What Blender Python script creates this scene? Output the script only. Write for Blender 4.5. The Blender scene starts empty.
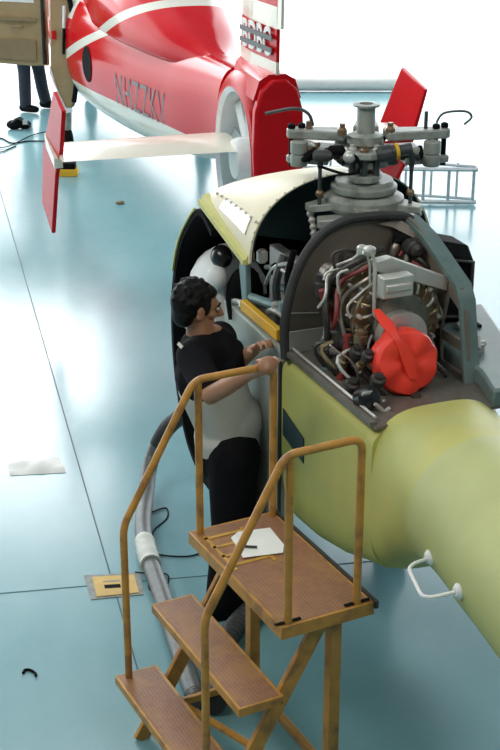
import bpy, bmesh, math, random
from math import sin, cos, pi, radians, sqrt, atan2
from mathutils import Vector as V, Matrix
from mathutils.bvhtree import BVHTree
random.seed(7)
SC = bpy.context.scene
COL = SC.collection
# ------------------------------------------------------------------ camera
CAM_H = 3.47; PITCH = radians(22.5); FPX = 1405.0
cd = bpy.data.cameras.new('camera'); cam = bpy.data.objects.new('camera', cd); COL.objects.link(cam)
cam.location = (0, 0, CAM_H); cam.rotation_euler = (pi/2 - PITCH, 0, 0)
cd.sensor_fit = 'VERTICAL'; cd.sensor_height = 36.0; cd.lens = FPX/750*36.0
cd.clip_end = 300
SC.camera = cam
# ------------------------------------------------------------------ world, light, exposure
w = bpy.data.worlds.new('world'); SC.world = w; w.use_nodes = True
bg = w.node_tree.nodes['Background']; bg.inputs[0].default_value = (0.93, 0.97, 1.0, 1); bg.inputs[1].default_value = 3.9
SC.view_settings.view_transform = 'Standard'; SC.view_settings.look = 'None'
SC.view_settings.exposure = 0.0; SC.view_settings.gamma = 1.0; SC.view_settings.use_curve_mapping = False

def area(name, loc, target, sx, sy, power, col=(1, 1, 1)):
    l = bpy.data.lights.new(name, 'AREA'); l.shape = 'RECTANGLE'; l.size = sx; l.size_y = sy; l.energy = power; l.color = col
    o = bpy.data.objects.new(name, l); COL.objects.link(o); o.location = loc
    o.rotation_euler = (V(target) - V(loc)).to_track_quat('-Z', 'Y').to_euler()
    return o
area('overhead_fill', (-3.5, 3.0, 6.8), (0.0, 5.5, 0.5), 4, 3, 350, (1, .97, .92))  # this and the next two are added overhead fill, no actual lamps
area('overhead_fill', (2.5, 2.0, 6.8), (0.5, 5.5, 0.5), 3, 3, 160, (1, .97, .92))
area('overhead_fill', (-1.5, 11.0, 6.8), (-1.0, 11.5, 0), 5, 5, 200, (1, .98, .95))

area('hangar_door_daylight', (-4.2, 18.0, 4.2), (-4.2, 0.0, 3.6), 4.2, 3.4, 250, (.95, .98, 1))

# ------------------------------------------------------------------ helpers
def ray(px, py):
    u, v = px-250.0, py-375.0
    return V((u, FPX*cos(PITCH)-v*sin(PITCH), -FPX*sin(PITCH)-v*cos(PITCH)))
def atz(px, py, z):
    d = ray(px, py); return V((0, 0, CAM_H)) + d*((z-CAM_H)/d.z)
def aty(px, py, y):
    d = ray(px, py); return V((0, 0, CAM_H)) + d*(y/d.y)

class MB:
    def __init__(s): s.v = []; s.f = []; s.m = []; s.mi = 0
    def add(s, vs, fs):
        b = len(s.v); s.v += [V(p) for p in vs]
        for f in fs: s.f.append([i+b for i in f]); s.m.append(s.mi)
        return s
    def box(s, c, size, ax=None, bev=0):
        c = V(c); X, Y, Z = [V(a) for a in (ax or ((1, 0, 0), (0, 1, 0), (0, 0, 1)))]
        hx, hy, hz = [k/2 for k in size]
        vs = [c + X*(i*hx) + Y*(j*hy) + Z*(k*hz) for i in (-1, 1) for j in (-1, 1) for k in (-1, 1)]
        return s.add(vs, [(0, 1, 3, 2), (4, 6, 7, 5), (0, 4, 5, 1), (2, 3, 7, 6), (0, 2, 6, 4), (1, 5, 7, 3)])
    def prism(s, pts, off):
        n = len(pts); pts = [V(p) for p in pts]; off = V(off)
        fs = [list(range(n)), [n+i for i in reversed(range(n))]]
        fs += [(i, n+i, n+(i+1) % n, (i+1) % n) for i in range(n)]
        return s.add(pts+[p+off for p in pts], fs)
    def loft(s, rings, cap=True, close=True, mfun=None):
        n = len(rings[0]); vs = [p for r in rings for p in r]; b = len(s.v); s.v += [V(p) for p in vs]
        for i in range(len(rings)-1):
            for j in range(n if close else n-1):
                k = (j+1) % n
                s.f.append([b+i*n+j, b+i*n+k, b+(i+1)*n+k, b+(i+1)*n+j]); s.m.append(mfun(i, j) if mfun else s.mi)
        if cap and close:
            s.f.append([b+j for j in reversed(range(n))]); s.m.append(s.mi)
            s.f.append([b+(len(rings)-1)*n+j for j in range(n)]); s.m.append(s.mi)
        return s
    def tube(s, path, r, n=10, cap=True, ball=False):
        path = [V(p) for p in path]; m = len(path)
        rr = r if isinstance(r, (list, tuple)) else [r]*m
        T = []
        for i in range(m):
            a = path[max(i-1, 0)]; b = path[min(i+1, m-1)]; t = (b-a)
            T.append(t.normalized() if t.length > 1e-9 else V((0, 0, 1)))
        up = V((0, 0, 1)) if abs(T[0].z) < .9 else V((1, 0, 0))
        u = T[0].cross(up).normalized(); rings = []
        for i in range(m):
            u = (u - T[i]*u.dot(T[i])).normalized(); vv = T[i].cross(u)
            k = 1.0
            if 0 < i < m-1:
                c = (path[i]-path[i-1]).normalized().dot((path[i+1]-path[i]).normalized())
                k = 1/max(.6, sqrt(max(0.05, (1+c)/2)))
            rings.append([path[i] + (u*cos(2*pi*j/n) + vv*sin(2*pi*j/n))*rr[i]*k for j in range(n)])
        s.loft(rings, cap)
        if ball:
            for i in range(m): s.ell(path[i], (rr[i],)*3, nu=12, nv=8)
        return s
    def lathe(s, prof, o, axis=(0, 0, 1), n=24, cap=True):
        o = V(o); a = V(axis).normalized(); up = V((0, 0, 1)) if abs(a.z) < .9 else V((1, 0, 0))
        u = a.cross(up).normalized(); vv = a.cross(u)
        return s.loft([[o + a*h + (u*cos(2*pi*j/n)+vv*sin(2*pi*j/n))*max(r, .0004) for j in range(n)] for r, h in prof], cap)
    def cyl(s, a, b, r, n=20): a = V(a); b = V(b); return s.lathe([(r, 0), (r, (b-a).length)], a, b-a, n)
    def ell(s, c, rad, ax=None, nu=20, nv=12):
        c = V(c); X, Y, Z = [V(a) for a in (ax or ((1, 0, 0), (0, 1, 0), (0, 0, 1)))]
        rings = []
        for i in range(nv+1):
            t = pi*i/nv; q = max(sin(t), .003)
            rings.append([c + X*(rad[0]*q*cos(2*pi*j/nu)) + Y*(rad[1]*q*sin(2*pi*j/nu)) - Z*(rad[2]*cos(t)) for j in range(nu)])
        return s.loft(rings)

def spline(pts, n=8):
    pts = [V(p) for p in pts]; out = []
    for i in range(len(pts)-1):
        p0 = pts[max(i-1, 0)]; p1 = pts[i]; p2 = pts[i+1]; p3 = pts[min(i+2, len(pts)-1)]
        for k in range(n):
            t = k/n
            out.append(0.5*((2*p1) + (p2-p0)*t + (2*p0-5*p1+4*p2-p3)*t*t + (3*p1-p0-3*p2+p3)*t**3))
    return out+[pts[-1]]
def round_path(pts, r, n=5):
    pts = [V(p) for p in pts]; out = [pts[0]]
    for i in range(1, len(pts)-1):
        a, b, c = pts[i-1], pts[i], pts[i+1]
        d1 = (a-b); d2 = (c-b); k = min(r, d1.length*.45, d2.length*.45)
        p = b+d1.normalized()*k; q = b+d2.normalized()*k
        for j in range(n+1):
            t = j/n; out.append(p*(1-t)**2 + b*2*t*(1-t) + q*t*t)
    return out+[pts[-1]]
def lin(pts, x):
    for (x0, y0), (x1, y1) in zip(pts, pts[1:]):
        if x <= x1: return y0 + (y1-y0)*max(0, min(1, (x-x0)/(x1-x0)))
    return pts[-1][1]
def smooth_lin(pts, x):
    xs = [p[0] for p in pts]
    if x <= xs[0]: return pts[0][1]
    for i in range(len(pts)-1):
        if x <= xs[i+1]:
            t = (x-xs[i])/(xs[i+1]-xs[i])
            y0 = pts[max(i-1, 0)][1]; y1 = pts[i][1]; y2 = pts[i+1][1]; y3 = pts[min(i+2, len(pts)-1)][1]
            m1 = (y2-y0)/2; m2 = (y3-y1)/2
            if (y1-y0)*(y2-y1) <= 0: m1 = 0
            if (y2-y1)*(y3-y2) <= 0: m2 = 0
            h00 = 2*t**3-3*t*t+1; h10 = t**3-2*t*t+t; h01 = -2*t**3+3*t*t; h11 = t**3-t*t
            return h00*y1+h10*m1+h01*y2+h11*m2
    return pts[-1][1]

def wloc(o):
    p = V(o.location); q = o.parent
    while q: p += V(q.location); q = q.parent
    return p
def finish_mesh(name, mb, mats, origin, sharp=35):
    me = bpy.data.meshes.new(name)
    o0 = V(origin)
    me.from_pydata([tuple(p-o0) for p in mb.v], [], mb.f); me.update()
    for m in (mats if isinstance(mats, (list, tuple)) else [mats]): me.materials.append(m)
    me.polygons.foreach_set('material_index', mb.m)
    bm = bmesh.new(); bm.from_mesh(me); bmesh.ops.recalc_face_normals(bm, faces=bm.faces); bm.to_mesh(me); bm.free()
    me.polygons.foreach_set('use_smooth', [True]*len(me.polygons))
    me.set_sharp_from_angle(angle=radians(sharp))
    return me
def part(name, mb, mats, parent, label=None, bevel=0, sharp=35):
    o0 = wloc(parent); me = finish_mesh(name, mb, mats, o0, sharp)
    o = bpy.data.objects.new(name, me); COL.objects.link(o); o.parent = parent
    if label: o['label'] = label
    if bevel: bev(o, bevel)
    return o
def bev(o, wd, seg=2):
    b = o.modifiers.new('bevel', 'BEVEL'); b.width = wd; b.segments = seg; b.limit_method = 'ANGLE'; b.angle_limit = radians(40)
def thing(name, label, cat, loc, group=None):
    o = bpy.data.objects.new(name, None); COL.objects.link(o); o.location = loc; o.empty_display_size = .1
    o['label'] = label; o['category'] = cat
    if group: o['group'] = group
    return o
def solo(name, mb, mats, label, cat, origin, group=None, bevel=0, sharp=35):
    me = finish_mesh(name, mb, mats, origin, sharp); o = bpy.data.objects.new(name, me); COL.objects.link(o); o.location = origin
    o['label'] = label; o['category'] = cat
    if group: o['group'] = group
    if bevel: bev(o, bevel)
    return o
def struct(name, mb, mat):
    me = finish_mesh(name, mb, mat, (0, 0, 0)); o = bpy.data.objects.new(name, me); COL.objects.link(o); o['kind'] = 'structure'
    return o
def fuse(mb, voxel, smooth=4):
    """merge overlapping solids into one continuous skin"""
    me = bpy.data.meshes.new('tmp'); me.from_pydata([tuple(p) for p in mb.v], [], mb.f); me.update()
    bm = bmesh.new(); bm.from_mesh(me); bmesh.ops.recalc_face_normals(bm, faces=bm.faces); bm.to_mesh(me); bm.free()
    o = bpy.data.objects.new('tmp', me); COL.objects.link(o)
    r = o.modifiers.new('r', 'REMESH'); r.mode = 'VOXEL'; r.voxel_size = voxel
    if smooth:
        k = o.modifiers.new('s', 'SMOOTH'); k.factor = .5; k.iterations = smooth
    dg = bpy.context.evaluated_depsgraph_get(); e = o.evaluated_get(dg); m2 = e.to_mesh()
    out = MB(); out.v = [v.co.copy() for v in m2.vertices]; out.f = [list(p.vertices) for p in m2.polygons]; out.m = [0]*len(out.f)
    e.to_mesh_clear(); bpy.data.objects.remove(o); bpy.data.meshes.remove(me)
    return out
def text_mb(txt, size, o, xdir, ydir, extrude=.002, spacing=1.0, bold=0.0):
    c = bpy.data.curves.new('t', 'FONT'); c.body = txt; c.size = size; c.extrude = extrude; c.align_x = 'CENTER'; c.align_y = 'CENTER'; c.space_character = spacing; c.offset = bold
    t = bpy.data.objects.new('t', c); COL.objects.link(t)
    dg = bpy.context.evaluated_depsgraph_get(); e = t.evaluated_get(dg); m = e.to_mesh()
    X = V(xdir); Y = V(ydir); Z = X.normalized().cross(Y.normalized()); o = V(o); out = MB()
    out.v = [o + X*v.co.x + Y*v.co.y + Z*v.co.z for v in m.vertices]; out.f = [list(p.vertices) for p in m.polygons]; out.m = [0]*len(out.f)
    e.to_mesh_clear(); bpy.data.objects.remove(t)
    return out

# ------------------------------------------------------------------ materials
def mat(name, col, rough=.5, metal=0, var=.06, scale=12, bump=0, spec=.5, dirt=None, dirt_scale=4, dirt_amt=.5, coat=0, sheen=0, trans=0):
    m = bpy.data.materials.new(name); m.use_nodes = True; nt = m.node_tree; b = nt.nodes['Principled BSDF']
    b.inputs['Roughness'].default_value = rough; b.inputs['Metallic'].default_value = metal
    b.inputs['Specular IOR Level'].default_value = spec; b.inputs['Coat Weight'].default_value = coat
    b.inputs['Coat Roughness'].default_value = .06; b.inputs['Sheen Weight'].default_value = sheen
    b.inputs['Transmission Weight'].default_value = trans
    tc = nt.nodes.new('ShaderNodeTexCoord'); no = nt.nodes.new('ShaderNodeTexNoise')
    no.inputs['Scale'].default_value = scale; no.inputs['Detail'].default_value = 4
    nt.links.new(tc.outputs['Object'], no.inputs['Vector'])
    rp = nt.nodes.new('ShaderNodeValToRGB'); rp.color_ramp.elements[0].position = .3; rp.color_ramp.elements[1].position = .7
    rp.color_ramp.elements[0].color = [max(0, c*(1-var)) for c in col]+[1]; rp.color_ramp.elements[1].color = [min(1, c*(1+var)) for c in col]+[1]
    nt.links.new(no.outputs['Fac'], rp.inputs['Fac']); out = rp.outputs['Color']
    if dirt:
        n2 = nt.nodes.new('ShaderNodeTexNoise'); n2.inputs['Scale'].default_value = dirt_scale; n2.inputs['Detail'].default_value = 6
        nt.links.new(tc.outputs['Object'], n2.inputs['Vector'])
        r2 = nt.nodes.new('ShaderNodeValToRGB'); r2.color_ramp.elements[0].position = .5; r2.color_ramp.elements[1].position = .68
        r2.color_ramp.elements[0].color = (0, 0, 0, 1); r2.color_ramp.elements[1].color = (dirt_amt,)*3+(1,)
        nt.links.new(n2.outputs['Fac'], r2.inputs['Fac'])
        mx = nt.nodes.new('ShaderNodeMixRGB'); nt.links.new(r2.outputs['Color'], mx.inputs['Fac']); nt.links.new(out, mx.inputs['Color1']); mx.inputs['Color2'].default_value = list(dirt)+[1]
        out = mx.outputs['Color']
    nt.links.new(out, b.inputs['Base Color'])
    if bump:
        bp = nt.nodes.new('ShaderNodeBump'); bp.inputs['Strength'].default_value = bump; bp.inputs['Distance'].default_value = .01
        nt.links.new(no.outputs['Fac'], bp.inputs['Height']); nt.links.new(bp.outputs['Normal'], b.inputs['Normal'])
    return m
def nmath(nt, op, a, b=None):
    n = nt.nodes.new('ShaderNodeMath'); n.operation = op
    for i, x in enumerate((a, b)):
        if x is None: continue
        if isinstance(x, (int, float)): n.inputs[i].default_value = x
        else: nt.links.new(x, n.inputs[i])
    return n.outputs[0]
def dotc(nt, vec, c):
    n = nt.nodes.new('ShaderNodeVectorMath'); n.operation = 'DOT_PRODUCT'; nt.links.new(vec, n.inputs[0]); n.inputs[1].default_value = c
    return n.outputs['Value']

M = {}
M['primer'] = mat('green primer', (.50, .48, .125), .5, var=.05, scale=5, dirt=(.36, .42, .17), dirt_scale=3, dirt_amt=.35)
M['primer_boom'] = mat('green primer boom', (.45, .47, .18), .48, var=.05, scale=4, dirt=(.52, .54, .20), dirt_scale=2.5, dirt_amt=.5)
M['cream'] = mat('cream paint', (.80, .72, .50), .4, var=.04, scale=6, dirt=(.72, .70, .60), dirt_amt=.4)
M['grey_panel'] = mat('grey green panel', (.36, .40, .36), .5, var=.05, scale=6)
M['teal_panel'] = mat('teal panel', (.13, .19, .18), .4, var=.1, scale=14, dirt=(.2, .25, .24), dirt_amt=.5)
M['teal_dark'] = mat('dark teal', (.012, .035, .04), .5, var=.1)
M['teal_frame'] = mat('teal frame', (.14, .24, .25), .45, var=.1)
M['lip'] = mat('lime lip', (.62, .60, .20), .45, var=.06)
M['firewall'] = mat('firewall steel', (.23, .20, .16), .42, .35, var=.08, scale=7)
M['floorpan'] = mat('deck steel', (.17, .155, .13), .45, .3, var=.15, scale=20)
M['bare'] = mat('bare aluminium', (.62, .61, .56), .38, .5, var=.08)
M['steel'] = mat('engine steel', (.24, .21, .175), .36, .7, var=.25, scale=30)
M['engine_dark'] = mat('engine dark', (.05, .045, .04), .45, .4, var=.3, scale=40)
M['brass'] = mat('brassy steel', (.27, .21, .12), .4, .7, var=.25, scale=40)
M['redhose'] = mat('red hose', (.22, .03, .025), .5, var=.2, scale=30)
M['redcover'] = mat('red vinyl cover', (.95, .055, .03), .45, var=.05, scale=9, bump=.25)
M['rubber'] = mat('rubber seal', (.035, .035, .034), .65, var=.15)
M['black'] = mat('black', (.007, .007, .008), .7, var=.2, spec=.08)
M['black_gloss'] = mat('black gloss', (.012, .012, .014), .22, var=.2)
M['hub_grey'] = mat('rotor grey', (.34, .36, .32), .42, .15, var=.12, scale=18, dirt=(.12, .12, .10), dirt_scale=16, dirt_amt=.6)
M['hub_dark'] = mat('rotor dark', (.06, .065, .065), .45, .3, var=.2, scale=20)
M['bronze'] = mat('bronze', (.27, .17, .10), .35, .6, var=.2)
M['yellow'] = mat('yellow', (.75, .42, .02), .5, var=.06)
M['white'] = mat('white', (.82, .82, .80), .5, var=.03)
M['paper'] = mat('paper', (.86, .86, .82), .7, var=.02)
M['red'] = mat('red paint', (.56, .007, .012), .25, var=.04, spec=.15)
M['cream_gloss'] = mat('cream gloss', (.74, .70, .58), .28, var=.03, coat=.4)
M['white_gloss'] = mat('white gloss', (.80, .82, .84), .2, var=.02, coat=.5)
M['tan'] = mat('tan trim', (.37, .27, .14), .55, var=.06)
M['tan_dark'] = mat('tan trim dark', (.26, .19, .10), .55, var=.06)
M['stand'] = mat('stand yellow paint', (.52, .25, .045), .42, var=.10, scale=20, dirt=(.22, .10, .035), dirt_scale=14, dirt_amt=.75)
M['hose_grey'] = mat('hose grey', (.13, .14, .14), .42, .1, var=.15, scale=20)
M['tape'] = mat('white tape', (.68, .70, .64), .6, var=.1)
M['skin'] = mat('skin', (.40, .20, .115), .48, var=.08, scale=18)
M['hair'] = mat('hair', (.005, .004, .004), .6, var=.3, scale=70, bump=.6, spec=.2)
M['shirt_black'] = mat('shirt black', (.007, .007, .009), .85, var=.2, spec=.12, bump=.25, scale=14)
M['shirt_grey'] = mat('shirt grey', (.50, .49, .45), .85, var=.06, scale=9, spec=.2, bump=.6)
M['trousers'] = mat('trousers black', (.006, .006, .008), .85, var=.25, spec=.12, bump=.3)
M['denim'] = mat('dark blue trousers', (.015, .02, .035), .8, var=.25)
M['floorplate'] = mat('floor plate yellow', (.66, .42, .09), .5, var=.1, dirt=(.35, .25, .08), dirt_amt=.4)
M['plate_grey'] = mat('floor plate grey', (.24, .25, .23), .5, var=.25, scale=25)
M['alu'] = mat('ladder aluminium', (.60, .66, .68), .35, .4, var=.05)
M['glass_dark'] = mat('tinted glass', (.02, .025, .03), .05, var=.05)
M['barrier'] = mat('barrier white', (.72, .73, .70), .6, var=.04)
M['fan'] = mat('fan duct', (.58, .64, .63), .4, var=.05)
M['grey_text'] = mat('grey lettering', (.17, .17, .17), .5, var=.05)

def floor_mat():
    m = bpy.data.materials.new('teal epoxy floor'); m.use_nodes = True; nt = m.node_tree; b = nt.nodes['Principled BSDF']
    tc = nt.nodes.new('ShaderNodeTexCoord'); mp = nt.nodes.new('ShaderNodeMapping'); nt.links.new(tc.outputs['Object'], mp.inputs['Vector'])
    mp.inputs['Scale'].default_value = (1, .5, 1)
    n1 = nt.nodes.new('ShaderNodeTexNoise'); n1.inputs['Scale'].default_value = .9; n1.inputs['Detail'].default_value = 8; n1.inputs['Roughness'].default_value = .65
    nt.links.new(mp.outputs[0], n1.inputs['Vector'])
    r = nt.nodes.new('ShaderNodeValToRGB'); r.color_ramp.elements[0].position = .3; r.color_ramp.elements[1].position = .72
    r.color_ramp.elements[0].color = (.16, .335, .375, 1); r.color_ramp.elements[1].color = (.225, .42, .455, 1)
    nt.links.new(n1.outputs['Fac'], r.inputs['Fac'])
    n2 = nt.nodes.new('ShaderNodeTexNoise'); n2.inputs['Scale'].default_value = 3.5; n2.inputs['Detail'].default_value = 9; n2.inputs['Roughness'].default_value = .75; nt.links.new(mp.outputs[0], n2.inputs['Vector'])
    r2 = nt.nodes.new('ShaderNodeValToRGB'); r2.color_ramp.elements[0].position = .60; r2.color_ramp.elements[1].position = .78
    r2.color_ramp.elements[0].color = (0, 0, 0, 1); r2.color_ramp.elements[1].color = (.35, .35, .35, 1); nt.links.new(n2.outputs['Fac'], r2.inputs['Fac'])
    mx = nt.nodes.new('ShaderNodeMixRGB'); nt.links.new(r2.outputs[0], mx.inputs['Fac']); nt.links.new(r.outputs[0], mx.inputs['Color1']); mx.inputs['Color2'].default_value = (.33, .50, .52, 1)
    nt.links.new(mx.outputs[0], b.inputs['Base Color'])
    rr = nt.nodes.new('ShaderNodeMapRange'); nt.links.new(n2.outputs['Fac'], rr.inputs['Value']); rr.inputs['To Min'].default_value = .10; rr.inputs['To Max'].default_value = .30
    nt.links.new(rr.outputs[0], b.inputs['Roughness'])
    b.inputs['Specular IOR Level'].default_value = .62
    bp = nt.nodes.new('ShaderNodeBump'); bp.inputs['Strength'].default_value = .06; bp.inputs['Distance'].default_value = .02
    nt.links.new(n1.outputs['Fac'], bp.inputs['Height']); nt.links.new(bp.outputs['Normal'], b.inputs['Normal'])
    return m
M['floor'] = floor_mat()
M['concrete'] = mat('pale apron concrete', (.80, .80, .78), .8, var=.03, scale=1)
M['wall'] = mat('hangar cladding', (.35, .40, .42), .6, var=.05, scale=2)
M['joint'] = mat('floor joint', (.05, .09, .10), .6, var=.1)

def tread_mat(ux, uy):
    """rusty brown chequer plate with worn yellow paint"""
    m = mat('chequer plate', (.28, .125, .062), .45, var=.15, scale=30, dirt=(.45, .24, .05), dirt_scale=6, dirt_amt=.55)
    nt = m.node_tree; b = nt.nodes['Principled BSDF']; tc = nt.nodes.new('ShaderNodeTexCoord')
    k = 330.0
    p = nmath(nt, 'SINE', dotc(nt, tc.outputs['Object'], [k*(a+c)*.7 for a, c in zip(ux, uy)]))
    q = nmath(nt, 'SINE', dotc(nt, tc.outputs['Object'], [k*(a-c)*.7 for a, c in zip(ux, uy)]))
    h = nmath(nt, 'GREATER_THAN', nmath(nt, 'MULTIPLY', p, q), .45)
    bp = nt.nodes.new('ShaderNodeBump'); bp.inputs['Strength'].default_value = .5; bp.inputs['Distance'].default_value = .004
    nt.links.new(h, bp.inputs['Height']); nt.links.new(bp.outputs['Normal'], b.inputs['Normal'])
    old = b.inputs['Base Color'].links[0].from_socket
    mx = nt.nodes.new('ShaderNodeMixRGB'); nt.links.new(nmath(nt, 'MULTIPLY', h, .45), mx.inputs['Fac']); nt.links.new(old, mx.inputs['Color1']); mx.inputs['Color2'].default_value = (.42, .26, .16, 1)
    nt.links.new(mx.outputs[0], b.inputs['Base Color'])
    return m

# ------------------------------------------------------------------ setting
struct('floor', MB().box((0, 6.2, -.05), (26, 24.3, .1)), M['floor'])
struct('ground', MB().box((0, 48.35, -.06), (120, 60, .1)), M['concrete'])
struct('ceiling', MB().box((0, 6.2, 7.1), (26, 24.3, .2)), M['wall'])
struct('wall_back', MB().box((0, -6.0, 3.5), (26, .2, 7)), M['wall'])
struct('wall_right', MB().box((9, 4, 3.5), (.2, 20, 7)), M['wall'])
struct('wall_left', MB().box((-9, 2, 3.5), (.2, 16, 7)), M['wall'])
struct('reflection_blocker', MB().box((-.45, 18.2, 5.0), (2.9, .2, 4.0)), M['wall'])  # unseen panel added to keep sky out of the floor's middle reflection
def strip(name, p, q, wd, mk):
    p = V(p); q = V(q); d = (q-p).normalized(); n = V((-d.y, d.x, 0))
    struct(name, MB().box((p+q)/2+V((0, 0, .0015)), ((q-p).length, wd, .003), (d, n, V((0, 0, 1)))), mk)
strip('trim_1', atz(-40, 52, 0), atz(155, 730, 0), .006, M['joint'])
strip('trim_2', atz(-40, 597, 0), atz(560, 545, 0), .004, mat('faint joint', (.10, .22, .25), .5))
# long white roll along the hangar threshold
mb = MB(); a = atz(262, 84, .09); b = atz(408, 84, .09)
mb.tube([a, a*.7+b*.3, a*.35+b*.65, b], .085, 16)
solo('foam_roll', mb, M['barrier'], 'long white foam roll lying along the far edge of the floor', 'roll', V((a.x, a.y, .005)))

# ------------------------------------------------------------------ near helicopter (local frame: a aft, r right, z up)
HO = V((.14, 5.36, 0)); HA = V((.38, -.925, 0)).normalized(); HR = V((.925, .38, 0)).normalized(); UP = V((0, 0, 1))
def P(a, r, z): return HO + HA*a + HR*r + UP*z
hel = thing('helicopter', 'helicopter in yellow-green primer with open engine bay and bare rotor head', 'helicopter', P(.2, .47, 0))
def hull_ring(a, r0, r1, ztop, zbot, n=40, p=3.2, flat=True):
    """closed section; upper edge at ztop (flat deck)"""
    c = (r0+r1)/2; hw = (r1-r0)/2; out = []
    zc = ztop - .12 if flat else (ztop+zbot)/2
    for j in range(n):
        t = 2*pi*j/n; x = cos(t); y = sin(t)
        px = math.copysign(abs(x)**(2/p), x)*hw
        if y >= 0: pz = zc + abs(y)**(2/p)*(ztop-zc)
        else: pz = zc - abs(y)**(2/p)*(zc-zbot)
        out.append(P(a, c+px, pz))
    return out
# body below the deck
mb = MB()
for a_, zt, zb in ((-.02, 1.335, .42), (.3, 1.335, .46), (.6, 1.335, .53), (.86, 1.335, .58)): pass
secs = [(-.02, .50, .86), (.2, .53, .79), (.45, .60, .69), (.65, .68, .60), (.80, .735, .545)]
mb.loft([hull_ring(a_, 0, r1_, 1.335, zb, 48, 5) for a_, zb, r1_ in secs])
part('fuselage_side', mb, M['primer'], hel, 'yellow-green primed fuselage side')
# window cut in side: dark blue-grey panel
mb = MB(); mb.prism([P(.0, -.004, 1.10), P(.0, -.004, .98), P(.21, -.004, .94), P(.21, -.004, 1.05)], HR*.01)
part('access_panel', mb, M['teal_dark'], hel, 'dark blue-grey access panel in the primed side')
mb = MB(); mb.box(P(-.03, -.004, .9), (.012, .012, .8), (HA, HR, UP))
part('door_seal', mb, M['rubber'], hel)
# tail boom: transition + cone
def circ(a, c, z, R, n=48, sq=2.0):
    out = []
    for j in range(n):
        t = 2*pi*j/n; x = cos(t); y = sin(t)
        out.append(P(a, c+math.copysign(abs(x)**(2/sq), x)*R, z+math.copysign(abs(y)**(2/sq), y)*R))
    return out
def boom_sec(a, n=64):
    g_ = lambda k: smooth_lin([(q[0], q[k]) for q in ((.78, .275, .275, 1.395, .73, 3.4), (1.0, .237, .275, 1.43, .85, 2.5), (1.2, .2, .268, 1.45, .94, 2.05), (1.5, .15, .26, 1.46, .96, 2.0), (2.4, -.02, .24, 1.455, .985, 2.0), (3.6, -.25, .21, 1.45, 1.03, 2.0))], a)
    rc, hw, zt, zb, sq = [g_(k) for k in range(1, 6)]; zc = (zt+zb)/2; hh = (zt-zb)/2; out = []
    for j in range(n):
        t = 2*pi*j/n; x = cos(t); y = sin(t)
        out.append(P(a, rc+math.copysign(abs(x)**(2/sq), x)*hw, zc+math.copysign(abs(y)**(2/sq), y)*hh))
    return out
part('boom_fairing', MB().loft([boom_sec(.78+.03*i) for i in range(15)]), M['primer'], hel, 'yellow-green fairing where boom meets fuselage')
def grow(ring, k):
    c = sum(ring, V())/len(ring); return [c+(p-c)*k for p in ring]
part('tail_boom', MB().loft([grow(boom_sec(1.2), 1.004)]+[grow(boom_sec(1.202+.12*i), 1.012 if i == 0 else 1.006) for i in range(20)]), M['primer_boom'], hel, 'duller green tail boom')
# white grab handle on boom
bq = BVHTree.FromPolygons([tuple(p) for p in MB().loft([boom_sec(.8+.1*i) for i in range(26)]).v], MB().loft([boom_sec(.8+.1*i) for i in range(26)]).f)
def on_boom(px, py):
    h = bq.ray_cast(V((0, 0, CAM_H)), ray(px, py).normalized()); return h[0], h[1]
h1 = on_boom(431, 557); h2 = on_boom(460, 591)
if h1[0] is None or h2[0] is None: h1 = (P(1.2, 0, .95), -HR); h2 = (P(1.45, .03, .95), -HR)
nrm = -HR
mb = MB(); e1 = h1[0]+nrm*.10+HA*.02; e2 = h2[0]+nrm*.13
mb.tube(round_path([h1[0]-nrm*.01, e1, e2, h2[0]-nrm*.01], .05), .0062, 10)
g = part('grab_handle', mb, M['white'], hel, 'white grab handle on the boom')
for hh in (h1, h2):
    part('flange', MB().lathe([(.026, -.012), (.026, .008), (.014, .02)], hh[0], nrm), M['white'], g)
# grey door panel ahead of joint
mb = MB(); mb.prism([P(-.03, 0, 1.34), P(-.68, 0, 1.36), P(-.70, .01, .36), P(-.03, .0, .42)], HR*.04)
part('door_panel', mb, M['grey_panel'], hel, 'unpainted grey-green panel', bevel=.008)
# fuselage core ahead (under gearbox deck)
mb = MB(); mb.loft([hull_ring(a_, .04, .86, 1.30, zb, 40, 5) for a_, zb in ((-.03, .5), (-.4, .45), (-.7, .42))])
part('fuselage_core', mb, M['grey_panel'], hel)
# landing wheels under the fuselage
for a_, r_ in ((-.45, .22), (-.45, .78)):
    lg = part('landing_gear', MB().cyl(P(a_, r_, .1), P(a_, r_, .6), .028), M['hub_grey'], hel)
    part('wheel', MB().lathe([(.03, -.045), (.09, -.045), (.10, -.03), (.10, .03), (.09, .045), (.03, .045)], P(a_, r_, .1), HR), M['black'], lg)
# cabin shell: an arched strip around a dark cavity
arc2 = [(-.70, 1.68), (-.86, 1.74), (-1.02, 1.63), (-1.14, 1.50), (-1.22, 1.34), (-1.265, 1.16), (-1.27, .95), (-1.22, .72), (-1.10, .50), (-.9, .38), (-.68, .36)]
sp = spline([(x, 0, z) for x, z in arc2], 4)
def shell_strip(r0, r1, off0, off1, pts, bulge=0):
    rings = []
    c = V((-.7, 0, 1.0))
    for p in pts:
        d = (p-c).normalized(); q0 = p+d*off0; q1 = p+d*off1
        rings.append([P(q0.x, r0, q0.z), P(q0.x, r1, q0.z), P(q1.x, r1, q1.z), P(q1.x, r0, q1.z)])
    return MB().loft(rings)
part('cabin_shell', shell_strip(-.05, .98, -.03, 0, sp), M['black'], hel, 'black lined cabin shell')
part('cabin_rim', shell_strip(-.058, -.045, -.004, .006, sp[5:17]), M['lip'], hel, 'lime green rim of cabin opening')
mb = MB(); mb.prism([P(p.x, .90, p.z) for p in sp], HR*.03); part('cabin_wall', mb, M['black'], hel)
mb = MB(); mb.box(P(-.69, .47, .85), (.03, .86, 1.0), (HA, HR, UP)); part('cabin_bulkhead', mb, M['black'], hel)
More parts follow.
